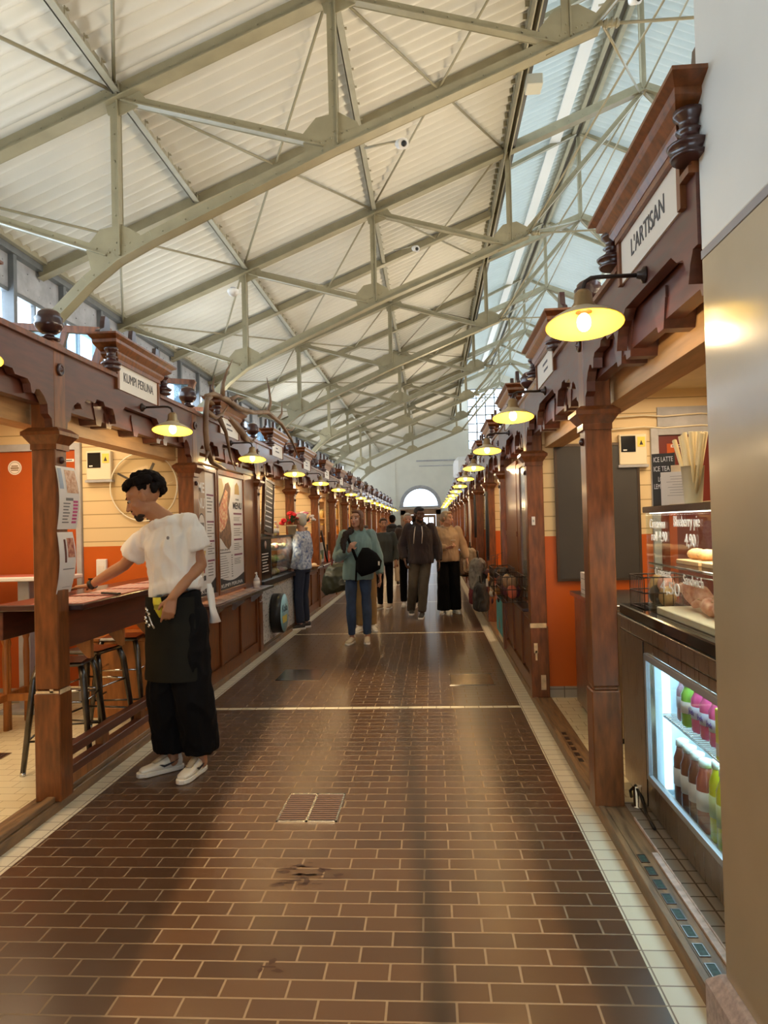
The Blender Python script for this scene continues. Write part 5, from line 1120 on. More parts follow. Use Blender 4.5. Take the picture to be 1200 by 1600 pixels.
for i, (y, z) in enumerate(((5.40, .945), (5.40, 1.025))):
    t = thing('white_carton', ['white carton on the steel cabinet, lower of two', 'white carton on the steel cabinet, upper of two'][i], 'box', (1.20, y, z)); MB().box(-.08, .08, -.10, .10, 0, .079).build('box', paper, t, bevel=.003); MB().box(-.0808, -.0803, -.07, .07, .03, .034).build('seam', ink2, t)
# partition behind: board, red door
YQ = RY0+S2-.03
t = thing('wall_board', 'large blank grey brown board on the partition in the open stall', 'board', (1.36, YQ, 1.57)); MB().box(-.32, .32, -.03, 0, -.55, .53).build('panel', slate, t); MB().box(-.34, -.32, -.035, 0, -.57, .55).box(.32, .34, -.035, 0, -.57, .55).box(-.32, .32, -.035, 0, .53, .55).box(-.32, .32, -.035, 0, -.57, -.55).build('frame', mat('bronze_frame', (.08, .055, .04), .3, metal=.5), t)
d2 = door_in(1.86, 2.72, YQ, 2.17, redp, greyp, 4); MB().box(1.93, 1.99, YQ-.014, YQ-.012, .1, 2.10).build('orange_edge', orange_dk, d2)
MB().box(1.86, 2.72, YQ-.02, YQ, 2.24, 2.40).build('header_panel', greyp, d2)
t = thing('name_plate', 'thin pale plate on the red door behind the pastry case', 'plate', (2.02, YQ-.0135, 2.08)); MB().box(-.06, .06, -.003, 0, -.012, .012).build('plate', mat('pinkish_plate', (.6, .45, .42), .5), t); MB().box(-.05, .04, -.0035, -.003, -.004, .004).build('printed_line', ink, t)
# right bay 1 and onwards
c2 = panelled('panelled_counter', 'dark panelled base under the hanging baskets, beside the open doorway', RX, RY0+S2, -1, 2.178, .74, top=.05)
for k in range(3, NR): dup(c2, (RX, RY0+k*S2, 0), 'dark panelled counter beyond the blue poster' if k == 3 else 'small far dark panelled counter in the middle row', group=None if k == 3 else 'far counters, middle row')
t = thing('glass_screen', 'tall narrow grey glass panel beside the second post on the pillar side', 'panel', (RX+.05, RY0+S2+.50, 0)); MB().box(0, .03, -.40, -.34, .78, 2.05).box(0, .03, .34, .55, .78, 2.05).box(0, .03, -.34, .34, 2.0, 2.05).build('frame', wood, t, bevel=.003); MB().box(.01, .016, -.34, .34, .78, 2.0).build('glass', mat('grey_reflecting_glass', (.28, .25, .20), .12), t)
t = thing('wood_panel', 'tall brown wooden panel between the grey glass and the third post', 'panel', (RX+.05, RY0+S2+1.6, 0)); MB().box(0, .03, -.5, .5, .78, 2.1).build('board', wood, t, bevel=.004); MB().box(-.01, 0, -.5, .5, 1.35, 1.40).build('rail', wood, t)
wire_basket('black wire basket of red and orange packets hung on the panelled base', (RX-.09, RY0+S2+.55, .80), .10, .30, .22, [gcol[1], gcol[5], gdark[0], gdark[1]], 12)
wire_basket('black wire basket of dark packets, second along the panelled base', (RX-.09, RY0+S2+1.35, .82), .10, .28, .22, [gcol[5], gdark[1], gcol[1], gdark[2]], 12)
cw = ['orange', 'pink', 'pale', 'dark', 'cream', 'red', 'grey', 'brown']; cm = [gcol[4], gcol[7], gcol[2], gdark[1], fc[4], gdark[0], mat('grey_felt', (.25, .24, .24), .8), gdark[2]]
r4 = random.Random(11)
for i in range(16):
    y = 7.78+i*.085; z = .66+.20*r4.random()+.10*(i % 2); x = .76-.10*r4.random(); c = (i*3) % 8
    t = thing('hanging_trinket', '%s trinket on a string, %s the wire baskets' % (cw[c], ['right beside', 'just past', 'a little past', 'further past'][i//4]) if i % 8 < 8 else '', 'trinket', (x, y, z), 0, 'strung trinkets')
    kind = i % 3; m = MB()
    if kind == 0: m.ell((0, 0, 0), (.035, .035, .045), 10, 7)
    elif kind == 1: m.lathe([(.03, -.07), (.034, -.02), (.02, .03), (.008, .04)], n=10)
    else: m.box(-.012, .012, -.03, .03, -.05, .04)
    m.build('charm', cm[c], t); MB().tube([(0, 0, .03), (.0, 0, .20), (.785-x, 0, .22)], .0025, 4).build('string', iron, t); MB().ell((0, .0, -.09), (.014, .014, .035), 7, 6).build('tassel', cm[(c+3) % 8], t)
t = thing('blue_poster', 'turquoise poster with a small brown figure low beside the aisle', 'poster', (RX-.0, 8.66, 0)); MB().box(0, .02, -.40, .40, .16, .60).build('panel', mat('turquoise_print', (.08, .42, .48), .5, var=.25, scale=7), t); MB().ext([(-.05, .22), (.09, .22), (.07, .29), (.02, .36), (-.03, .29)], 'x', -.002, 0).build('figure_print', mat('brown_print', (.35, .14, .08), .5), t); MB().box(.02, .30, -.4, .4, .056, .16).build('box_foot', fc[4], t)
MB().box(.02, .5, -.4, .4, .16, .74).build('stand', wood, t)
bagm = [mat('grey_wool', (.20, .19, .18), .8, var=.3, scale=20), mat('black_wool', (.02, .02, .022), .8), mat('brown_fur', (.14, .08, .05), .9, var=.3, scale=30), mat('beige_knit', (.42, .34, .25), .9, var=.2, scale=30), mat('dark_red_wool', (.16, .02, .03), .8)]
def bag(label, loc, w_, d_, h, mt, grp=None, strap=.35):
    t = thing('shopping_bag', label, 'bag', loc, 0, grp); m = MB(); m.loft([((0, 0, -h/2), (w_*.85, 0, 0), (0, d_*.8, 0)), ((0, 0, -h*.46), (w_, 0, 0), (0, d_, 0)), ((0, 0, 0), (w_*1.05, 0, 0), (0, d_*1.0, 0)), ((0, 0, h*.4), (w_*.8, 0, 0), (0, d_*.95, 0)), ((0, 0, h/2), (w_*.4, 0, 0), (0, d_*.9, 0))], 16); fuse(m, 'body', mt, t, .012, 2, (.022, 9, (1, 1, .7)))
    MB().tube([(0, -d_*.6, h/2), (0, -d_*.3, h/2+strap), (0, d_*.3, h/2+strap), (0, d_*.6, h/2)], .009, 6).build('strap', iron, t); return t
lb = ['grey bag hanging at the stall past the blue poster', 'black bag hanging low past the blue poster', 'dark red bag hanging below the grey one', 'beige knitted bag hanging further along the middle row', 'brown fur bag hanging further along the middle row', 'black bag hanging beside the fur one']
for i, (y, z, mt, w_, d_, h) in enumerate(((10.9, .72, 0, .12, .28, .44), (10.4, .42, 1, .10, .25, .36), (11.5, .36, 4, .10, .26, .30), (13.0, .82, 3, .11, .3, .40), (14.2, .72, 2, .12, .3, .46), (15.4, .62, 1, .12, .3, .5))): bag(lb[i], (RX-.10, y, z), w_, d_, h, bagm[mt], None, .12)
for i, (y, w_, z0, z1, mt) in enumerate(((11.9, .10, 1.25, 1.95, bagm[1]), (13.6, .09, 1.05, 2.0, paper), (15.3, .10, 1.2, 1.9, bagm[3]), (9.4, .08, 1.0, 1.9, bagm[1]))):
    t = thing('hanging_scarf', ['black scarf hanging from the stall beam past the grey bag', 'long white scarf hanging from the stall beam', 'beige scarf hanging far along the middle row', 'narrow black scarf hanging before the grey bag'][i], 'scarf', (RX-.06, y, 0)); m = MB(); m.loft([((0, 0, z0), (.02, 0, 0), (0, w_, 0)), ((.005, 0, (z0+z1)/2), (.025, 0, 0), (0, w_*.8, 0)), ((0, 0, z1), (.015, 0, 0), (0, w_*.5, 0))], 12).build('cloth', mt, t); MB().tube([(0, 0, z1), (0.05, 0, 2.3)], .004, 5).build('cord', iron, t)
for k in range(3, 9):
    goods(-1, k, RX+.06, RX+.35, .77, 6, 'goods on the counters of the middle row', 'small colourful boxes and jars set out on the far counters of the middle row')
for k in range(3, 6): shelf_unit(-1, k, 'shelves in the middle row stalls', 'pale wooden shelf unit on a partition inside a middle row stall')
# light clutter on the second right post
t = thing('socket_plate', 'small white switch on the second post of the pillar side', 'switch', (RX+.045, RY0+S2-.0665, 1.50)); MB().box(-.014, .014, -.006, 0, -.035, .035).build('plate', white, t, bevel=.002); MB().box(-.006, .006, -.009, -.006, -.01, .01).build('rocker', greyp, t)
# ================================================================== PEOPLE
def frame(F, U):
    F = V(F).normalized(); U = V(U); Rr = F.cross(U).normalized(); U = Rr.cross(F).normalized()
    return Matrix((Rr, F, U)).transposed()        # local (right, forward, up)
def add_head(mb, c, Fm, s=1.0):
    c = V(c); mt = Fm@Matrix.Scale(s, 3)
    def E(p, r, n=14): mb.ell(c+mt@V(p), r, n, 10, mt)
    E((0, -.018, .032), (.074, .092, .084)); E((0, .028, -.02), (.060, .064, .085)); E((0, .050, -.088), (.033, .032, .024)); E((-.034, .012, -.066), (.026, .046, .034)); E((.034, .012, -.066), (.026, .046, .034))
    E((0, .05, .045), (.058, .040, .035))
    a, b = c+mt@V((0, .090, .012)), c+mt@V((0, .112, -.030)); mb.cap(a, b, .0075*s, .0115*s, 8); E((-.011, .098, -.034), (.008, .010, .007), 8); E((.011, .098, -.034), (.008, .010, .007), 8)
    mb.cap(c+mt@V((-.034, .078, .030)), c+mt@V((.034, .078, .030)), .011*s, .011*s, 8)
    E((-.036, .060, -.022), (.022, .024, .02), 10); E((.036, .060, -.022), (.022, .024, .02), 10)
    mb.cap(c+mt@V((-.016, .086, -.058)), c+mt@V((.016, .086, -.058)), .008*s, .008*s, 8); mb.cap(c+mt@V((-.012, .083, -.068)), c+mt@V((.012, .083, -.068)), .008*s, .008*s, 8)
    for q in (-1, 1):
        E((q*.078, -.006, -.002), (.011, .021, .034), 10); E((q*.088, -.014, .010), (.008, .014, .020), 8)
    return lambda p: c+mt@V(p)
def add_hand(mb, w_, d, pn, side, curl=.35, s=1.0, spread=.06, lift=None):
    """wrist, direction, palm normal; side +1 puts the thumb on d x pn"""
    w_ = V(w_); d = V(d).normalized(); pn = V(pn); pn = (pn-d*pn.dot(d)).normalized(); lt = d.cross(pn)*side
    for k, (off, L, r) in enumerate(((.028, .078, .0092), (.010, .086, .0095), (-.009, .080, .0092), (-.027, .062, .0082))):
        b = w_+(d*.088+lt*off)*s; mb.cap(w_+(d*.012+lt*off*.55)*s, b, .0145*s, .0125*s, 8)
        dr = (d+lt*off*spread*20).normalized(); p = b; ang = curl*(.5 if k == 0 else .8+.1*k)
        for f_, c_ in ((.44, .7), (.31, 1.0), (.25, .8)):
            ax = dr.cross(pn); dr = Matrix.Rotation(ang*c_*1.3, 3, ax)@dr
            q = p+dr*L*f_*s; mb.cap(p, q, r*s, r*.90*s, 8); p = q; r *= .92
    b = w_+(d*.025+lt*.022)*s; dr = (d*.75+lt*.75+pn*.25).normalized(); mb.cap(w_+d*.01*s, b, .016*s, .014*s, 8)
    q = b+dr*.042*s; mb.cap(b, q, .0135*s, .0105*s, 8); dr = (d*.95+lt*.25+pn*.35).normalized(); q2 = q+dr*.034*s; mb.cap(q, q2, .0105*s, .0090*s, 8)
def shoe(parent, loc, ang, mt, sole, L=.29, pitch=0, tongue=None, mark=False):
    """toe points along ang (0 = +Y), lies with its sole on z"""
    up = MB(); W = .05; pr = [(-.10, .030, .075), (-.115, .036, .10), (-.06, .040, .105), (0, .042, .085), (.05, .046, .062), (.10, .048, .050), (.145, .044, .040), (.168, .030, .028)]
    rings = []
    for (y, a, h) in sorted(pr): rings.append(((0, y, .022+h*.5*.9), (a, 0, 0), (0, 0, h*.5)))
    up.loft(rings, 16)
    so = MB(); out = [(.0, -.135), (.026, -.125), (.038, -.09), (.036, -.02), (.044, .05), (.050, .10), (.045, .15), (.028, .182), (0, .192), (-.028, .182), (-.048, .14), (-.048, .08), (-.040, .0), (-.038, -.08), (-.026, -.125)]
    so.ext(out, 'z', 0, .030)
    k = L/.327; m4 = Matrix.Translation(V(loc))@Matrix.Rotation(ang, 4, 'Z')@Matrix.Rotation(pitch, 4, 'X')@Matrix.Scale(k, 4)
    for q in (up, so): q.xf(m4)
    o = fuse(up, 'shoe', mt, parent, .007, 3); so.build('sole', sole, o, bevel=.004)
    if tongue:
        m = MB(); m.loft([((0, -.03, .118), (.024, 0, 0), (0, .018, .01)), ((0, .02, .098), (.024, 0, 0), (0, .016, .008)), ((0, .075, .074), (.020, 0, 0), (0, .014, .006))], 12)
        for j in range(4): m.tube([(-.026, .0+.02*j, .108-.009*j), (0, .0+.02*j, .118-.010*j), (.026, .0+.02*j, .108-.009*j)], .0035, 5)
        m.xf(m4).build('laces', tongue, o)
    if mark:
        for q in (-1, 1):
            pl = [(-.085, .085), (-.03, .058), (.02, .045), (.055, .068), (.035, .066), (.015, .060), (-.03, .068)]
            m = MB(); x = q*.0455; m.add([(x+q*.002*(1 if i in (2, 3) else 0), a, b) for i, (a, b) in enumerate(pl)], [tuple(range(7))]); m.add([(x+q*.0035, a, b) for a, b in pl], [tuple(range(7))])
            m.xf(m4).build('side_mark', ink, o)
    return o
def mk_skin(n_, c): return mat('skin_'+n_, c, .48, sss=.15, var=.06, scale=12)
def default_pose(base, h, F, st=.0):
    F = V(F).normalized(); Rr = F.cross(V((0, 0, 1))); b = V((base[0], base[1], 0)); k = h/1.75
    def L(x, y, z): return b+Rr*x*k+F*y*k+V((0, 0, z*k))
    return dict(F=F, R=Rr, k=k, head=L(0, .03, 1.625), neck=L(0, -.01, 1.47), chest=L(0, 0, 1.30), waist=L(0, .0, 1.08), pelvis=L(0, 0, .95),
                hipR=L(.09, 0, .92), kneeR=L(.10, .03+st, .50), ankR=L(.10, st, .09), hipL=L(-.09, 0, .92), kneeL=L(-.10, .03-st, .50), ankL=L(-.10, -st, .09),
                shR=L(.175, -.01, 1.42), elR=L(.225, -.03, 1.15), wrR=L(.235, .05, .91), shL=L(-.175, -.01, 1.42), elL=L(-.225, -.03, 1.15), wrL=L(-.235, .05, .91), L=L)
def person(label, J, hF=None, hU=(0, 0, 1), skin=None, top=None, top_r=1.0, hem=.90, sleeve=1.0, sleeve_r=.058, trousers=None, tw=(.085, .065, .055), tend=.10, shoes=None, soles=None, voxel=.009, hair=None, hairstyle='short', hands=None, toes=(0, 0), hood=False, fold=.004, shoe_L=.28, toepos=None, collar=.066, cdrop=0, twf=None, mark=False, group=None, tong=None):
    t = thing('person', label, 'person', (0, 0, 0), 0, group); k = J['k']; F, Rr = J['F'], J['R']; Z = V((0, 0, 1))
    hF = V(hF) if hF else F; Fm = frame(hF, hU)
    m = MB(); H = add_head(m, J['head'], Fm, k)
    m.cap(J['neck']-Z*.03*k, J['head']-Z*.06*k-hF*.02*k, .060*k, .052*k, 14)
    m.cap(J['chest']-Z*.02, J['pelvis'], .085*k, .085*k, 12)
    for s_ in 'RL':
        m.cap(J['sh'+s_], J['el'+s_], .045*k, .037*k, 12); mid = J['el'+s_].lerp(J['wr'+s_], .3)
        m.cap(J['el'+s_], mid, .037*k, .038*k, 12); m.cap(mid, J['wr'+s_], .038*k, .025*k, 12)
        m.cap(J['chest']+Z*.06*k, J['sh'+s_], .05*k, .040*k, 10)
        hd = (hands or {}).get(s_, None) or dict(d=(J['wr'+s_]-J['el'+s_]), pn=(Rr*(-1 if s_ == 'R' else 1)), side=(-1 if s_ == 'R' else 1), curl=.4)
        add_hand(m, J['wr'+s_], hd['d'], hd['pn'], hd['side'], hd.get('curl', .4), k*1.0)
        m.cap(J['hip'+s_], J['knee'+s_], .07*k, .05*k, 10); m.cap(J['knee'+s_], J['ank'+s_], .048*k, .034*k, 10); m.cap(J['ank'+s_], J['ank'+s_]-Z*.03, .036*k, .036*k, 8)
    body = fuse(m, 'body', skin, t, voxel, 3)
    # eyes, brows, lips
    for q in (-1, 1):
        MB().ell(H((q*.030, .0785, .009)), .0100*k, 10, 8).build('eye', mat('eye_white', (.34, .27, .23), .5), t); MB().ell(H((q*.030, .0860, .008)), .0072*k, 8, 6).build('iris', mat('dark_iris', (.03, .015, .01), .15), t)
        MB().cap(H((q*.016, .093, .032)), H((q*.044, .083, .034)), .0035*k, .003*k, 6).build('eyebrow', hair, t)
    MB().cap(H((-.017, .0925, -.060)), H((.017, .0925, -.060)), .0055*k, .0055*k, 8).cap(H((-.013, .090, -.0675)), H((.013, .090, -.0675)), .0058*k, .0058*k, 8).build('lips', mat('lips', (.42, .14, .11), .4), t)
    # hair
    hm = MB()
    if hairstyle == 'curly':
        r2 = random.Random(3)
        for i in range(330):
            a, z = r2.uniform(0, 6.283), r2.uniform(-.62, 1); rr = math.sqrt(1-z*z); d = V((rr*math.cos(a), rr*math.sin(a), z))
            if d.y > .15 and z < .38: continue
            if abs(d.x) > .55 and z < .34 and d.y > -.40: continue
            if d.y < -.1 and z < -.50: continue
            p = V((d.x*.088, d.y*.114-.024, d.z*.103+.046)); hm.ell(H(p), r2.uniform(.014, .024)*k, 7, 5)
        hm.ell(H((0, -.022, .045)), .074*k, 12, 8); ho = fuse(hm, 'hair', hair, t, .0055, 1, (.0015, 90, (1, 1, 1)))
    else:
        def E(p, r): hm.ell(H(p), r, 14, 10, Fm@Matrix.Scale(k, 3))
        E((0, -.026, .046), (.081, .094, .084)); E((0, -.055, -.005), (.072, .062, .072)); E((0, .042, .096), (.055, .040, .026))
        if hairstyle == 'long':
            for q in (-1, 1): E((q*.070, -.006, -.01), (.022, .045, .075)); E((q*.064, -.01, -.09), (.028, .045, .07))
            E((0, -.07, -.08), (.07, .04, .10))
        if hairstyle == 'bun': E((0, -.10, -.01), (.04, .04, .045)); [E((q*.070, -.008, .025), (.016, .045, .055)) for q in (-1, 1)]
        ho = fuse(hm, 'hair', hair, t, .007, 2, (.0025, 60, (1, 1, .25)))
    # top
    m = MB(); hz = hem*k; nk, ch, wa, pe = J['neck'], J['chest'], J['waist'], J['pelvis']; tr_ = top_r*k
    shv = (J['shR']-J['shL']); sd = shv.normalized(); mid = (J['shR']+J['shL'])/2; fw = sd.cross(Z)*(-1 if sd.cross(Z).dot(F) < 0 else 1)
    hemc = pe.lerp(V((pe.x, pe.y, hz)), 1); 
    m.loft([(hemc, sd*.178*tr_, fw*.135*tr_), (hemc+Z*.05, sd*.182*tr_, fw*.14*tr_), (wa, sd*.165*tr_, fw*.125*tr_), (ch, sd*.182*tr_, fw*.128*tr_), (mid-Z*.06*k, sd*.190*tr_, fw*.115*tr_), (mid+Z*.005*k, sd*.165*tr_, fw*.085*tr_), (nk-Z*(.012+cdrop)*k, sd*collar*1.35*k, fw*collar*1.1*k), (nk+Z*(.006-cdrop)*k, sd*collar*k*1.05, fw*collar*k*.95)], 28)
    for s_ in 'RL':
        m.cap(nk-Z*.055*k, J['sh'+s_]-Z*.004, .050*k, .056*k, 12)
        a, e, w_ = J['sh'+s_], J['el'+s_], J['wr'+s_]; r_ = sleeve_r*k
        if sleeve < 1: b = a.lerp(e, sleeve*1.0); m.cap(a-V((0, 0, .012)), a.lerp(b, .4), r_*.80, r_*1.05, 14); m.tube([a.lerp(b, .3), b], [r_*1.05, r_*1.24], 16)
        else: m.cap(a, e, r_*.98, r_*.95, 12); m.cap(e, e.lerp(w_, .5), r_*.95, r_*.9, 12); m.tube([e.lerp(w_, .45), e.lerp(w_, .93)], [r_*.92, r_*.62], 14)
    if hood: 
        c = nk-fw*.06*k+Z*.0; m.ell(c, V((.115, .075, .06))*k, 14, 8, frame(fw, Z)); m.tube([nk+sd*.075*k+Z*.02, nk+fw*.075*k-Z*.03, nk-sd*.075*k+Z*.02], .026*k, 8)
    to = fuse(m, 'top', top, t, max(voxel, .008), 4, (fold, 8, (1.5, 1.5, .5)))
    # trousers
    m = MB(); q1, q2, q3 = tw; twf = twf or 1.0
    m.loft([(pe-Z*.10*k, sd*.165*k, fw*.115*k), (pe, sd*.168*k, fw*.120*k), (pe+Z*.09*k, sd*.155*k, fw*.112*k)], 24)
    for s_ in 'RL':
        h_, kn, an = J['hip'+s_], J['knee'+s_], J['ank'+s_]; en = V((an.x, an.y, tend*k))
        m.cap(h_, kn, q1*k, q2*k, 14); m.cap(kn, kn.lerp(en, .3), q2*k, q2*k, 14); m.tube([kn.lerp(en, .2), kn.lerp(en, .7), en], [q2*k, (q2*.4+q3*.6)*k, q3*k], 16)
    tr = fuse(m, 'trousers', trousers, t, max(voxel, .008), 4, (fold*1.1, 7, (1.2, 1.2, .6)))
    for i, s_ in enumerate('RL'):
        an = J['ank'+s_]; a = toes[i]; p = (toepos or {}).get(s_, (an.x, an.y)); z0 = max(0, an.z-.09*k)
        fx, fy = -math.sin(a), math.cos(a); shoe(t, (p[0]+fx*.035, p[1]+fy*.035, z0), a, shoes, soles or white, shoe_L, 0, tong, mark)
    return t, H, Fm, to
# ---- the waiter
tee = mat('white_cotton', (.88, .85, .80), .75, var=.03, scale=3, sheen=.2); blk = mat('black_cotton', (.004, .004, .005), .8, spec=.15)
skinw = mk_skin('waiter', (.42, .20, .105)); hairb = mat('black_curly_hair', (.006, .003, .0025), .85, spec=.2)
J = dict(F=V((-.28, -.96, 0)).normalized(), k=1.03)
J['R'] = J['F'].cross(V((0, 0, 1)))
for n_, p in dict(head=(-1.765, 4.27, 1.700), neck=(-1.628, 4.27, 1.590), chest=(-1.600, 4.27, 1.40), waist=(-1.580, 4.27, 1.20), pelvis=(-1.575, 4.27, 1.00), hipR=(-1.655, 4.30, .97), kneeR=(-1.655, 4.28, .55), ankR=(-1.650, 4.36, .095), hipL=(-1.49, 4.25, .97), kneeL=(-1.475, 4.24, .55),
                  ankL=(-1.455, 4.33, .095), shR=(-1.765, 4.34, 1.475), elR=(-1.975, 4.45, 1.285), wrR=(-2.255, 4.55, 1.150), shL=(-1.472, 4.235, 1.545), elL=(-1.415, 4.27, 1.285), wrL=(-1.520, 4.07, 1.11)).items(): J[n_] = V(p)
Jw = J
tw_, Hw, Fw, topw = person('curly haired man in a white T-shirt and wide black trousers leaning over the bar', J, hF=(-.93, -.22, -.40), hU=(-.35, 0, .93), skin=skinw, top=tee, top_r=.93, hem=1.115/1.03, sleeve=.62, sleeve_r=.064, trousers=blk, tw=(.105, .108, .104), tend=.150, shoes=mat('cream_white_leather', (.78, .72, .62), .4), soles=mat('cream_sole', (.80, .76, .68), .5), voxel=.0055, hair=hairb, hairstyle='curly',
    hands={'R': dict(d=(-.95, .30, -.12), pn=(0, 0, -1), side=-1, curl=.10), 'L': dict(d=(-.25, -.12, -1.0), pn=(-.25, 1, 0), side=-1, curl=.55)}, toes=(R(130), R(168)), toepos={'R': (-1.665, 4.36), 'L': (-1.475, 4.31)}, fold=.012, shoe_L=.30, collar=.080, cdrop=.03, mark=True, tong=mat('tan_laces', (.48, .38, .26), .7))
m = MB()
for p, r in (((0, .066, -.100), (.026, .026, .022)), ((0, .082, -.084), (.016, .014, .012)), ((-.028, .050, -.094), (.016, .026, .014)), ((.028, .050, -.094), (.016, .026, .014)), ((0, .093, -.047), (.020, .007, .005))): m.ell(Hw(p), V(r)*1.03, 12, 8, Fw)
fuse(m, 'beard', mat('dark_beard', (.022, .012, .008), .8), tw_, .0045, 1, (.0012, 120, (1, 1, 1)))
MB().tube([(-2.222, 4.541, 1.164), (-2.250, 4.549, 1.152)], .0335, 16).build('watch_strap', black, tw_); MB().box(-.016, .016, -.018, .018, 0, .010).xf(Matrix.Translation((-2.236, 4.537, 1.189))).build('watch_face', blackg, tw_)
MB().ell((-1.560, 4.118, 1.455), (.009, .004, .011), 8, 6).build('shirt_emblem', mat('grey_thread', (.25, .22, .20), .7), tw_)
apron = MB(); n = 14; vs = []
for i in range(n+1):
    for j in range(9):
        a = -1.15+2.3*j/8; z = 1.10-.50*i/n; rx = .192+.012*math.sin(i*.9+j*2.0)*.4+.014*i/n; c = V((-1.575, 4.27, z)); sd = V((.96, -.28, 0)); fw = J['F']
        vs.append(c+sd*rx*math.sin(a)+fw*(.150+.01*i/n)*math.cos(a))
apron.add(vs, [(i*9+j, i*9+j+1, (i+1)*9+j+1, (i+1)*9+j) for i in range(n) for j in range(8)], True); apron.add([V(p)+J['F']*-.006 for p in vs], [(i*9+j, (i+1)*9+j, (i+1)*9+j+1, i*9+j+1) for i in range(n) for j in range(8)], True)
apron.build('apron', mat('dark_olive_apron', (.010, .0095, .006), .7, var=.3, scale=6, spec=.2), tw_)
t = thing('yellow_pouch', 'yellow packet tucked into the apron pocket of the curly haired man', 'pouch', (-1.625, 4.09, 1.035)); MB().loft([((0.02, .02, -.05), (.014, 0, 0), (0, .010, 0)), ((0.01, .01, -.01), (.022, 0, 0), (0, .014, 0)), ((0, .01, .04), (.027, 0, 0), (0, .014, 0)), ((-.005, .015, .070), (.024, 0, 0), (0, .007, 0))], 14).build('packet', mat('yellow_plastic', (.70, .58, .03), .35), t); MB().box(-.014, .018, -.006, -.004, .0, .03).build('label', mat('yellow_dark_print', (.35, .28, .02), .5), t)
t = thing('bottle_opener', 'bunch of small silver keys and opener at the apron pocket of the man', 'keys', (-1.685, 4.10, 1.0)); m = MB()
for k in range(5): m.ell((.012*math.sin(k*2), -.01, .03-.022*k), (.011, .006, .012), 8, 6)
m.build('keys', chrome, t); MB().tube([(-.01, -.005, .05), (.01, -.008, .0), (.03, -.01, -.05), (.045, -.01, -.075)], .006, 6).build('opener', chrome, t)
t = thing('white_towel', 'white towel hanging behind the hip of the curly haired man', 'towel', (-1.385, 4.36, 1.04)); MB().loft([((-.01, 0, .12), (.012, 0, 0), (0, .03, 0)), ((.0, 0, .05), (.016, .012, 0), (0, .045, 0)), ((.010, 0, -.03), (.014, -.012, 0), (0, .055, 0)), ((.025, .0, -.12), (.030, .012, 0), (0, .05, 0))], 12).build('cloth', tee, t)
# ---- woman in teal
def col_(n_, c, **k): return mat(n_, c, .8, var=.08, scale=4, sheen=.2, **k)
jeans = mat('blue_denim', (.035, .065, .14), .75, var=.3, scale=6)
J = default_pose((-.95, 9.05), 1.70, (.0, -1, 0), .02); L = J['L']
J['elR'] = L(.26, .02, 1.14); J['wrR'] = L(.09, .20, 1.22); J['elL'] = L(-.26, -.02, 1.13); J['wrL'] = L(-.29, .06, .89)
tt, Ht, Ft_, tot = person('woman in a teal hooded sweater and blue jeans with a black sling bag, looking aside', J, hF=(-.35, -.93, .08), skin=mk_skin('fair', (.58, .32, .22)), top=col_('teal_fleece', (.21, .33, .32)), top_r=1.14, hem=.84, sleeve_r=.074, trousers=jeans, tw=(.083, .062, .048), tend=.12, shoes=mat('beige_knit_shoe', (.62, .52, .38), .7), soles=white, voxel=.008, hair=mat('auburn_hair', (.16, .065, .03), .5), hairstyle='long', hands={'R': dict(d=(.5, -.2, .85), pn=(.2, 1, .1), side=-1, curl=.8)}, toes=(R(165), R(182)), hood=True, fold=.007, shoe_L=.27)
t = thing('sling_bag', 'black sling bag worn across the chest of the woman in teal', 'bag', (-.80, 8.84, 1.05)); MB().loft([((-.02, 0, -.17), (.07, 0, .02), (0, .05, 0)), ((0, 0, -.11), (.15, 0, .01), (0, .075, 0)), ((.01, 0, .0), (.165, 0, 0), (0, .085, 0)), ((.0, 0, .10), (.11, 0, 0), (0, .065, 0)), ((-.03, 0, .17), (.04, 0, 0), (0, .04, 0))], 20).build('body', blk, t)
MB().tube([(-.02, -.03, .15), (-.14, -.02, .02), (-.16, .01, -.25)], .012, 8).tube([(-.14, -.02, .02), (-.26, .04, .32), (-.24, .16, .42)], .018, 8).build('strap', blk, t); MB().box(.13, .15, -.08, -.07, -.05, .0).build('tag', paper, t)
t = thing('dark_scarf', 'dark scarf over one shoulder of the woman in teal', 'scarf', (-1.09, 8.90, 1.345)); fuse(MB().tube([(.10, .0, .10), (.02, -.04, .05), (-.02, -.06, -.06), (.0, -.08, -.18)], [.03, .042, .038, .02], 12), 'cloth', mat('dark_brown_wool', (.03, .02, .018), .9), t, .009, 2, (.008, 25, (1, 1, .6)))
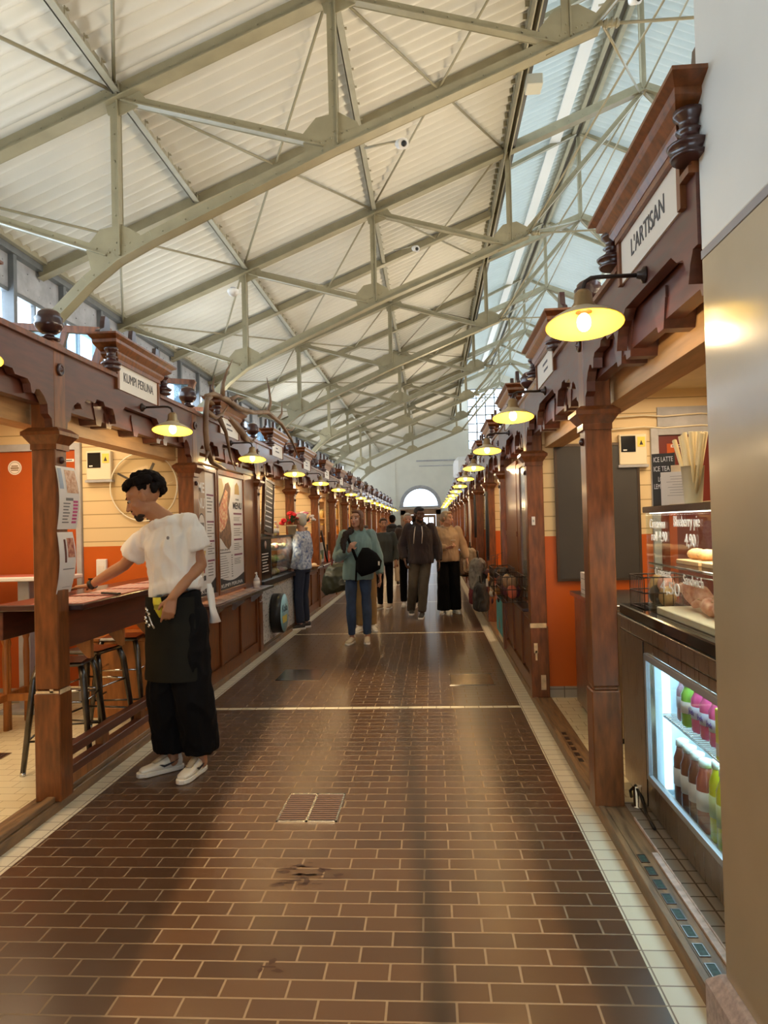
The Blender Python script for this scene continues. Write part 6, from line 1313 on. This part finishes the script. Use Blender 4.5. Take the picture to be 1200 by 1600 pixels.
# ---- person in tan trousers with the big bag
J = default_pose((-.955, 10.05), 1.50, (.15, -1, 0), .03); L = J['L']; J['elR'] = L(.30, .02, 1.12); J['wrR'] = L(.44, .08, .98)
person('person in tan trousers and white sneakers hidden behind the woman in teal', J, hF=(.5, -.8, 0), skin=mk_skin('rosy', (.50, .27, .19)), top=col_('dull_teal_shirt', (.12, .18, .17)), top_r=.9, trousers=mat('tan_cotton', (.30, .19, .08), .8, var=.1), tw=(.095, .085, .07), tend=.11, shoes=mat('off_white_shoe', (.70, .66, .58), .5), voxel=.011, hair=mat('grey_brown_hair', (.12, .08, .06), .7), toes=(R(160), R(200)), sleeve_r=.065)
t = thing('green_holdall', 'large dark green holdall bag beside the woman in teal, red handles', 'bag', (-1.31, 9.95, .78)); fuse(MB().loft([((0, 0, -.20), (.20, 0, .05), (0, .12, 0)), ((0, 0, -.12), (.26, 0, .05), (0, .15, 0)), ((.02, 0, .03), (.25, 0, .02), (0, .15, 0)), ((.03, 0, .15), (.19, 0, 0), (0, .10, 0)), ((.04, 0, .19), (.13, 0, 0), (0, .04, 0))], 24), 'body', mat('dark_green_nylon', (.035, .035, .018), .45, var=.2), t, .012, 2, (.01, 7, (1, 1, 1)))
MB().tube([(-.10, -.06, .17), (-.04, -.03, .40), (.10, .0, .50), (.14, -.03, .40), (.16, -.06, .17)], .011, 6).build('handle', mat('dark_red_webbing', (.22, .02, .02), .7), t)
# ---- person in dark jacket with black trousers
J = default_pose((-.86, 12.7), 1.62, (.2, -1, 0), .04); J['elL'] = J['L'](-.25, .0, 1.12); J['wrL'] = J['L'](-.22, .12, .92)
person('shorter person in a dark jacket, half hidden behind the shoulder of the woman in teal', J, skin=mk_skin('tan', (.42, .22, .15)), top=col_('dark_green_jacket', (.035, .04, .035)), trousers=blk, tw=(.085, .065, .055), shoes=mat('taupe_shoe', (.42, .34, .26), .6), voxel=.012, hair=mat('dark_brown_hair', (.05, .025, .015), .6), toes=(R(150), R(170)), sleeve_r=.068)
# ---- back view, black jacket, cream trousers
J = default_pose((-.96, 17.5), 1.74, (0, 1, 0), .04)
person('person seen from behind in a black jacket and cream trousers further down the aisle', J, skin=mk_skin('tan2', (.42, .24, .16)), top=col_('black_jacket', (.015, .014, .018)), top_r=1.2, trousers=mat('cream_cotton', (.55, .45, .33), .8), tw=(.10, .085, .07), shoes=mat('dark_boot', (.04, .03, .03), .6), voxel=.014, hair=hairb, toes=(0, R(15)), sleeve_r=.078, hood=True)
# ---- grey haired person behind the hooded man
J = default_pose((-.43, 12.9), 1.70, (.1, -1, 0), -.12)
person('grey haired person in a brown jacket walking behind the bearded man', J, skin=MATS['skin_rosy'], top=col_('brown_jacket', (.06, .035, .028)), top_r=1.1, trousers=blk, tw=(.085, .07, .06), shoes=mat('white_shoe', (.75, .74, .72), .5), voxel=.012, hair=mat('silver_hair', (.48, .46, .42), .6), toes=(R(180), R(170)), sleeve_r=.07)
# ---- bearded man with dark hoodie
J = default_pose((-.19, 11.45), 1.77, (.05, -1, 0), .0); L = J['L']
J['kneeR'] = L(.13, .04, .50); J['ankR'] = L(.17, -.13, .13); J['kneeL'] = L(-.03, .06, .50); J['ankL'] = L(-.0, .10, .09); J['elR'] = L(.29, -.06, 1.13); J['wrR'] = L(.25, .05, .92); J['elL'] = L(-.27, -.03, 1.13); J['wrL'] = L(-.29, .03, .88)
th, Hh, Fh, toh = person('bearded man in a dark hooded sweatshirt with white strings walking down the aisle', J, hF=(.42, -.88, -.16), skin=mk_skin('brown', (.13, .065, .045)), top=col_('maroon_black_fleece', (.022, .013, .018)), top_r=1.2, hem=.86, sleeve_r=.082, trousers=mat('olive_grey_trousers', (.075, .062, .048), .8, var=.15), tw=(.095, .078, .060), tend=.10, shoes=mat('black_grey_shoe', (.035, .032, .03), .6), soles=white, voxel=.008, hair=mat('black_short_hair', (.014, .013, .016), .7), toes=(R(185), R(172)), hood=True, fold=.007, shoe_L=.30)
m = MB()
for p, r in (((0, .064, -.098), (.034, .030, .026)), ((-.040, .03, -.078), (.022, .040, .030)), ((.040, .03, -.078), (.022, .040, .030)), ((0, .088, -.046), (.024, .009, .007))): m.ell(Hh(p), V(r)*1.0, 12, 8, Fh)
fuse(m, 'beard', mat('black_beard', (.010, .009, .009), .8), th, .006, 1)
for q, x in enumerate((-.085, .045)): MB().tube([(J['neck'].x+x*.8, J['neck'].y-.115, J['neck'].z-.03), (J['neck'].x+x, J['neck'].y-.170, J['neck'].z-.14), (J['neck'].x+x-.015, J['neck'].y-.178, J['neck'].z-.30)], .006, 6).build('drawstring', white, th)
# ---- woman in beige hoodie
J = default_pose((.26, 11.9), 1.70, (.1, -1, 0), .03); L = J['L']; J['elR'] = L(.27, -.0, 1.13); J['wrR'] = L(.03, .22, 1.13); J['elL'] = L(-.27, .0, 1.15); J['wrL'] = L(-.31, .08, .92)
person('woman in a beige hooded sweatshirt and wide black trousers looking to the stalls', J, hF=(.85, -.5, 0), skin=MATS['skin_fair'], top=col_('beige_fleece', (.46, .32, .20)), top_r=1.12, hem=.89, sleeve_r=.074, trousers=blk, tw=(.10, .10, .11), tend=.07, shoes=mat('white_grey_shoe', (.66, .64, .60), .5), voxel=.008, hair=mat('ash_blond_hair', (.30, .21, .13), .55), hairstyle='bun', hands={'R': dict(d=(.9, -.2, .2), pn=(0, .6, .6), side=-1, curl=.8)}, toes=(R(165), R(205)), hood=True, fold=.006, shoe_L=.26)
t = thing('drinking_glass', 'small clear cup held by the woman in the beige sweatshirt', 'cup', (.345, 11.60, 1.11)); MB().lathe([(.028, 0), (.036, .11)], n=16, cap=False).build('cup', glass('cup_glass', (.95, .93, .9), .15), t); MB().lathe([(.036, .108), (.039, .108), (.039, .114), (.036, .114)], n=16).build('rim', white, t)
# ---- shopper at the deli case
J = default_pose((-1.925, 10.42), 1.70, (-1, .25, 0), .0)
person('shopper in a patterned blue and white shirt at the end of the deli case', J, skin=MATS['skin_rosy'], top=mat('patterned_shirt', (.10, .14, .30), .7, scale=26, col2=(.75, .78, .82)), trousers=mat('navy_denim', (.018, .024, .05), .8), tw=(.09, .07, .06), shoes=mat('dark_boot', (.04, .03, .03), .6), voxel=.012, hair=mat('silver_hair', (.48, .46, .42), .6), toes=(R(125), R(125)), sleeve_r=.066)
# ---- two far figures
J = default_pose((.30, 19.5), 1.68, (0, -1, 0), .06)
person('distant person in a pale blue jacket close to the middle row of stalls', J, skin=MATS['skin_fair'], top=col_('pale_blue_jacket', (.30, .38, .46)), trousers=blk, shoes=mat('dark_boot', (.04, .03, .03), .6), voxel=.015, hair=mat('grey_brown_hair', (.12, .08, .06), .7), toes=(R(180), R(180)), top_r=1.1, sleeve_r=.07)
J = default_pose((-.55, 22.5), 1.74, (0, 1, 0), .08)
person('distant person in dark clothes walking away towards the far doors', J, skin=MATS['skin_rosy'], top=col_('black_jacket', (.015, .014, .018)), trousers=jeans, shoes=mat('dark_boot', (.04, .03, .03), .6), voxel=.015, hair=hairb, toes=(0, 0), top_r=1.1, sleeve_r=.07)
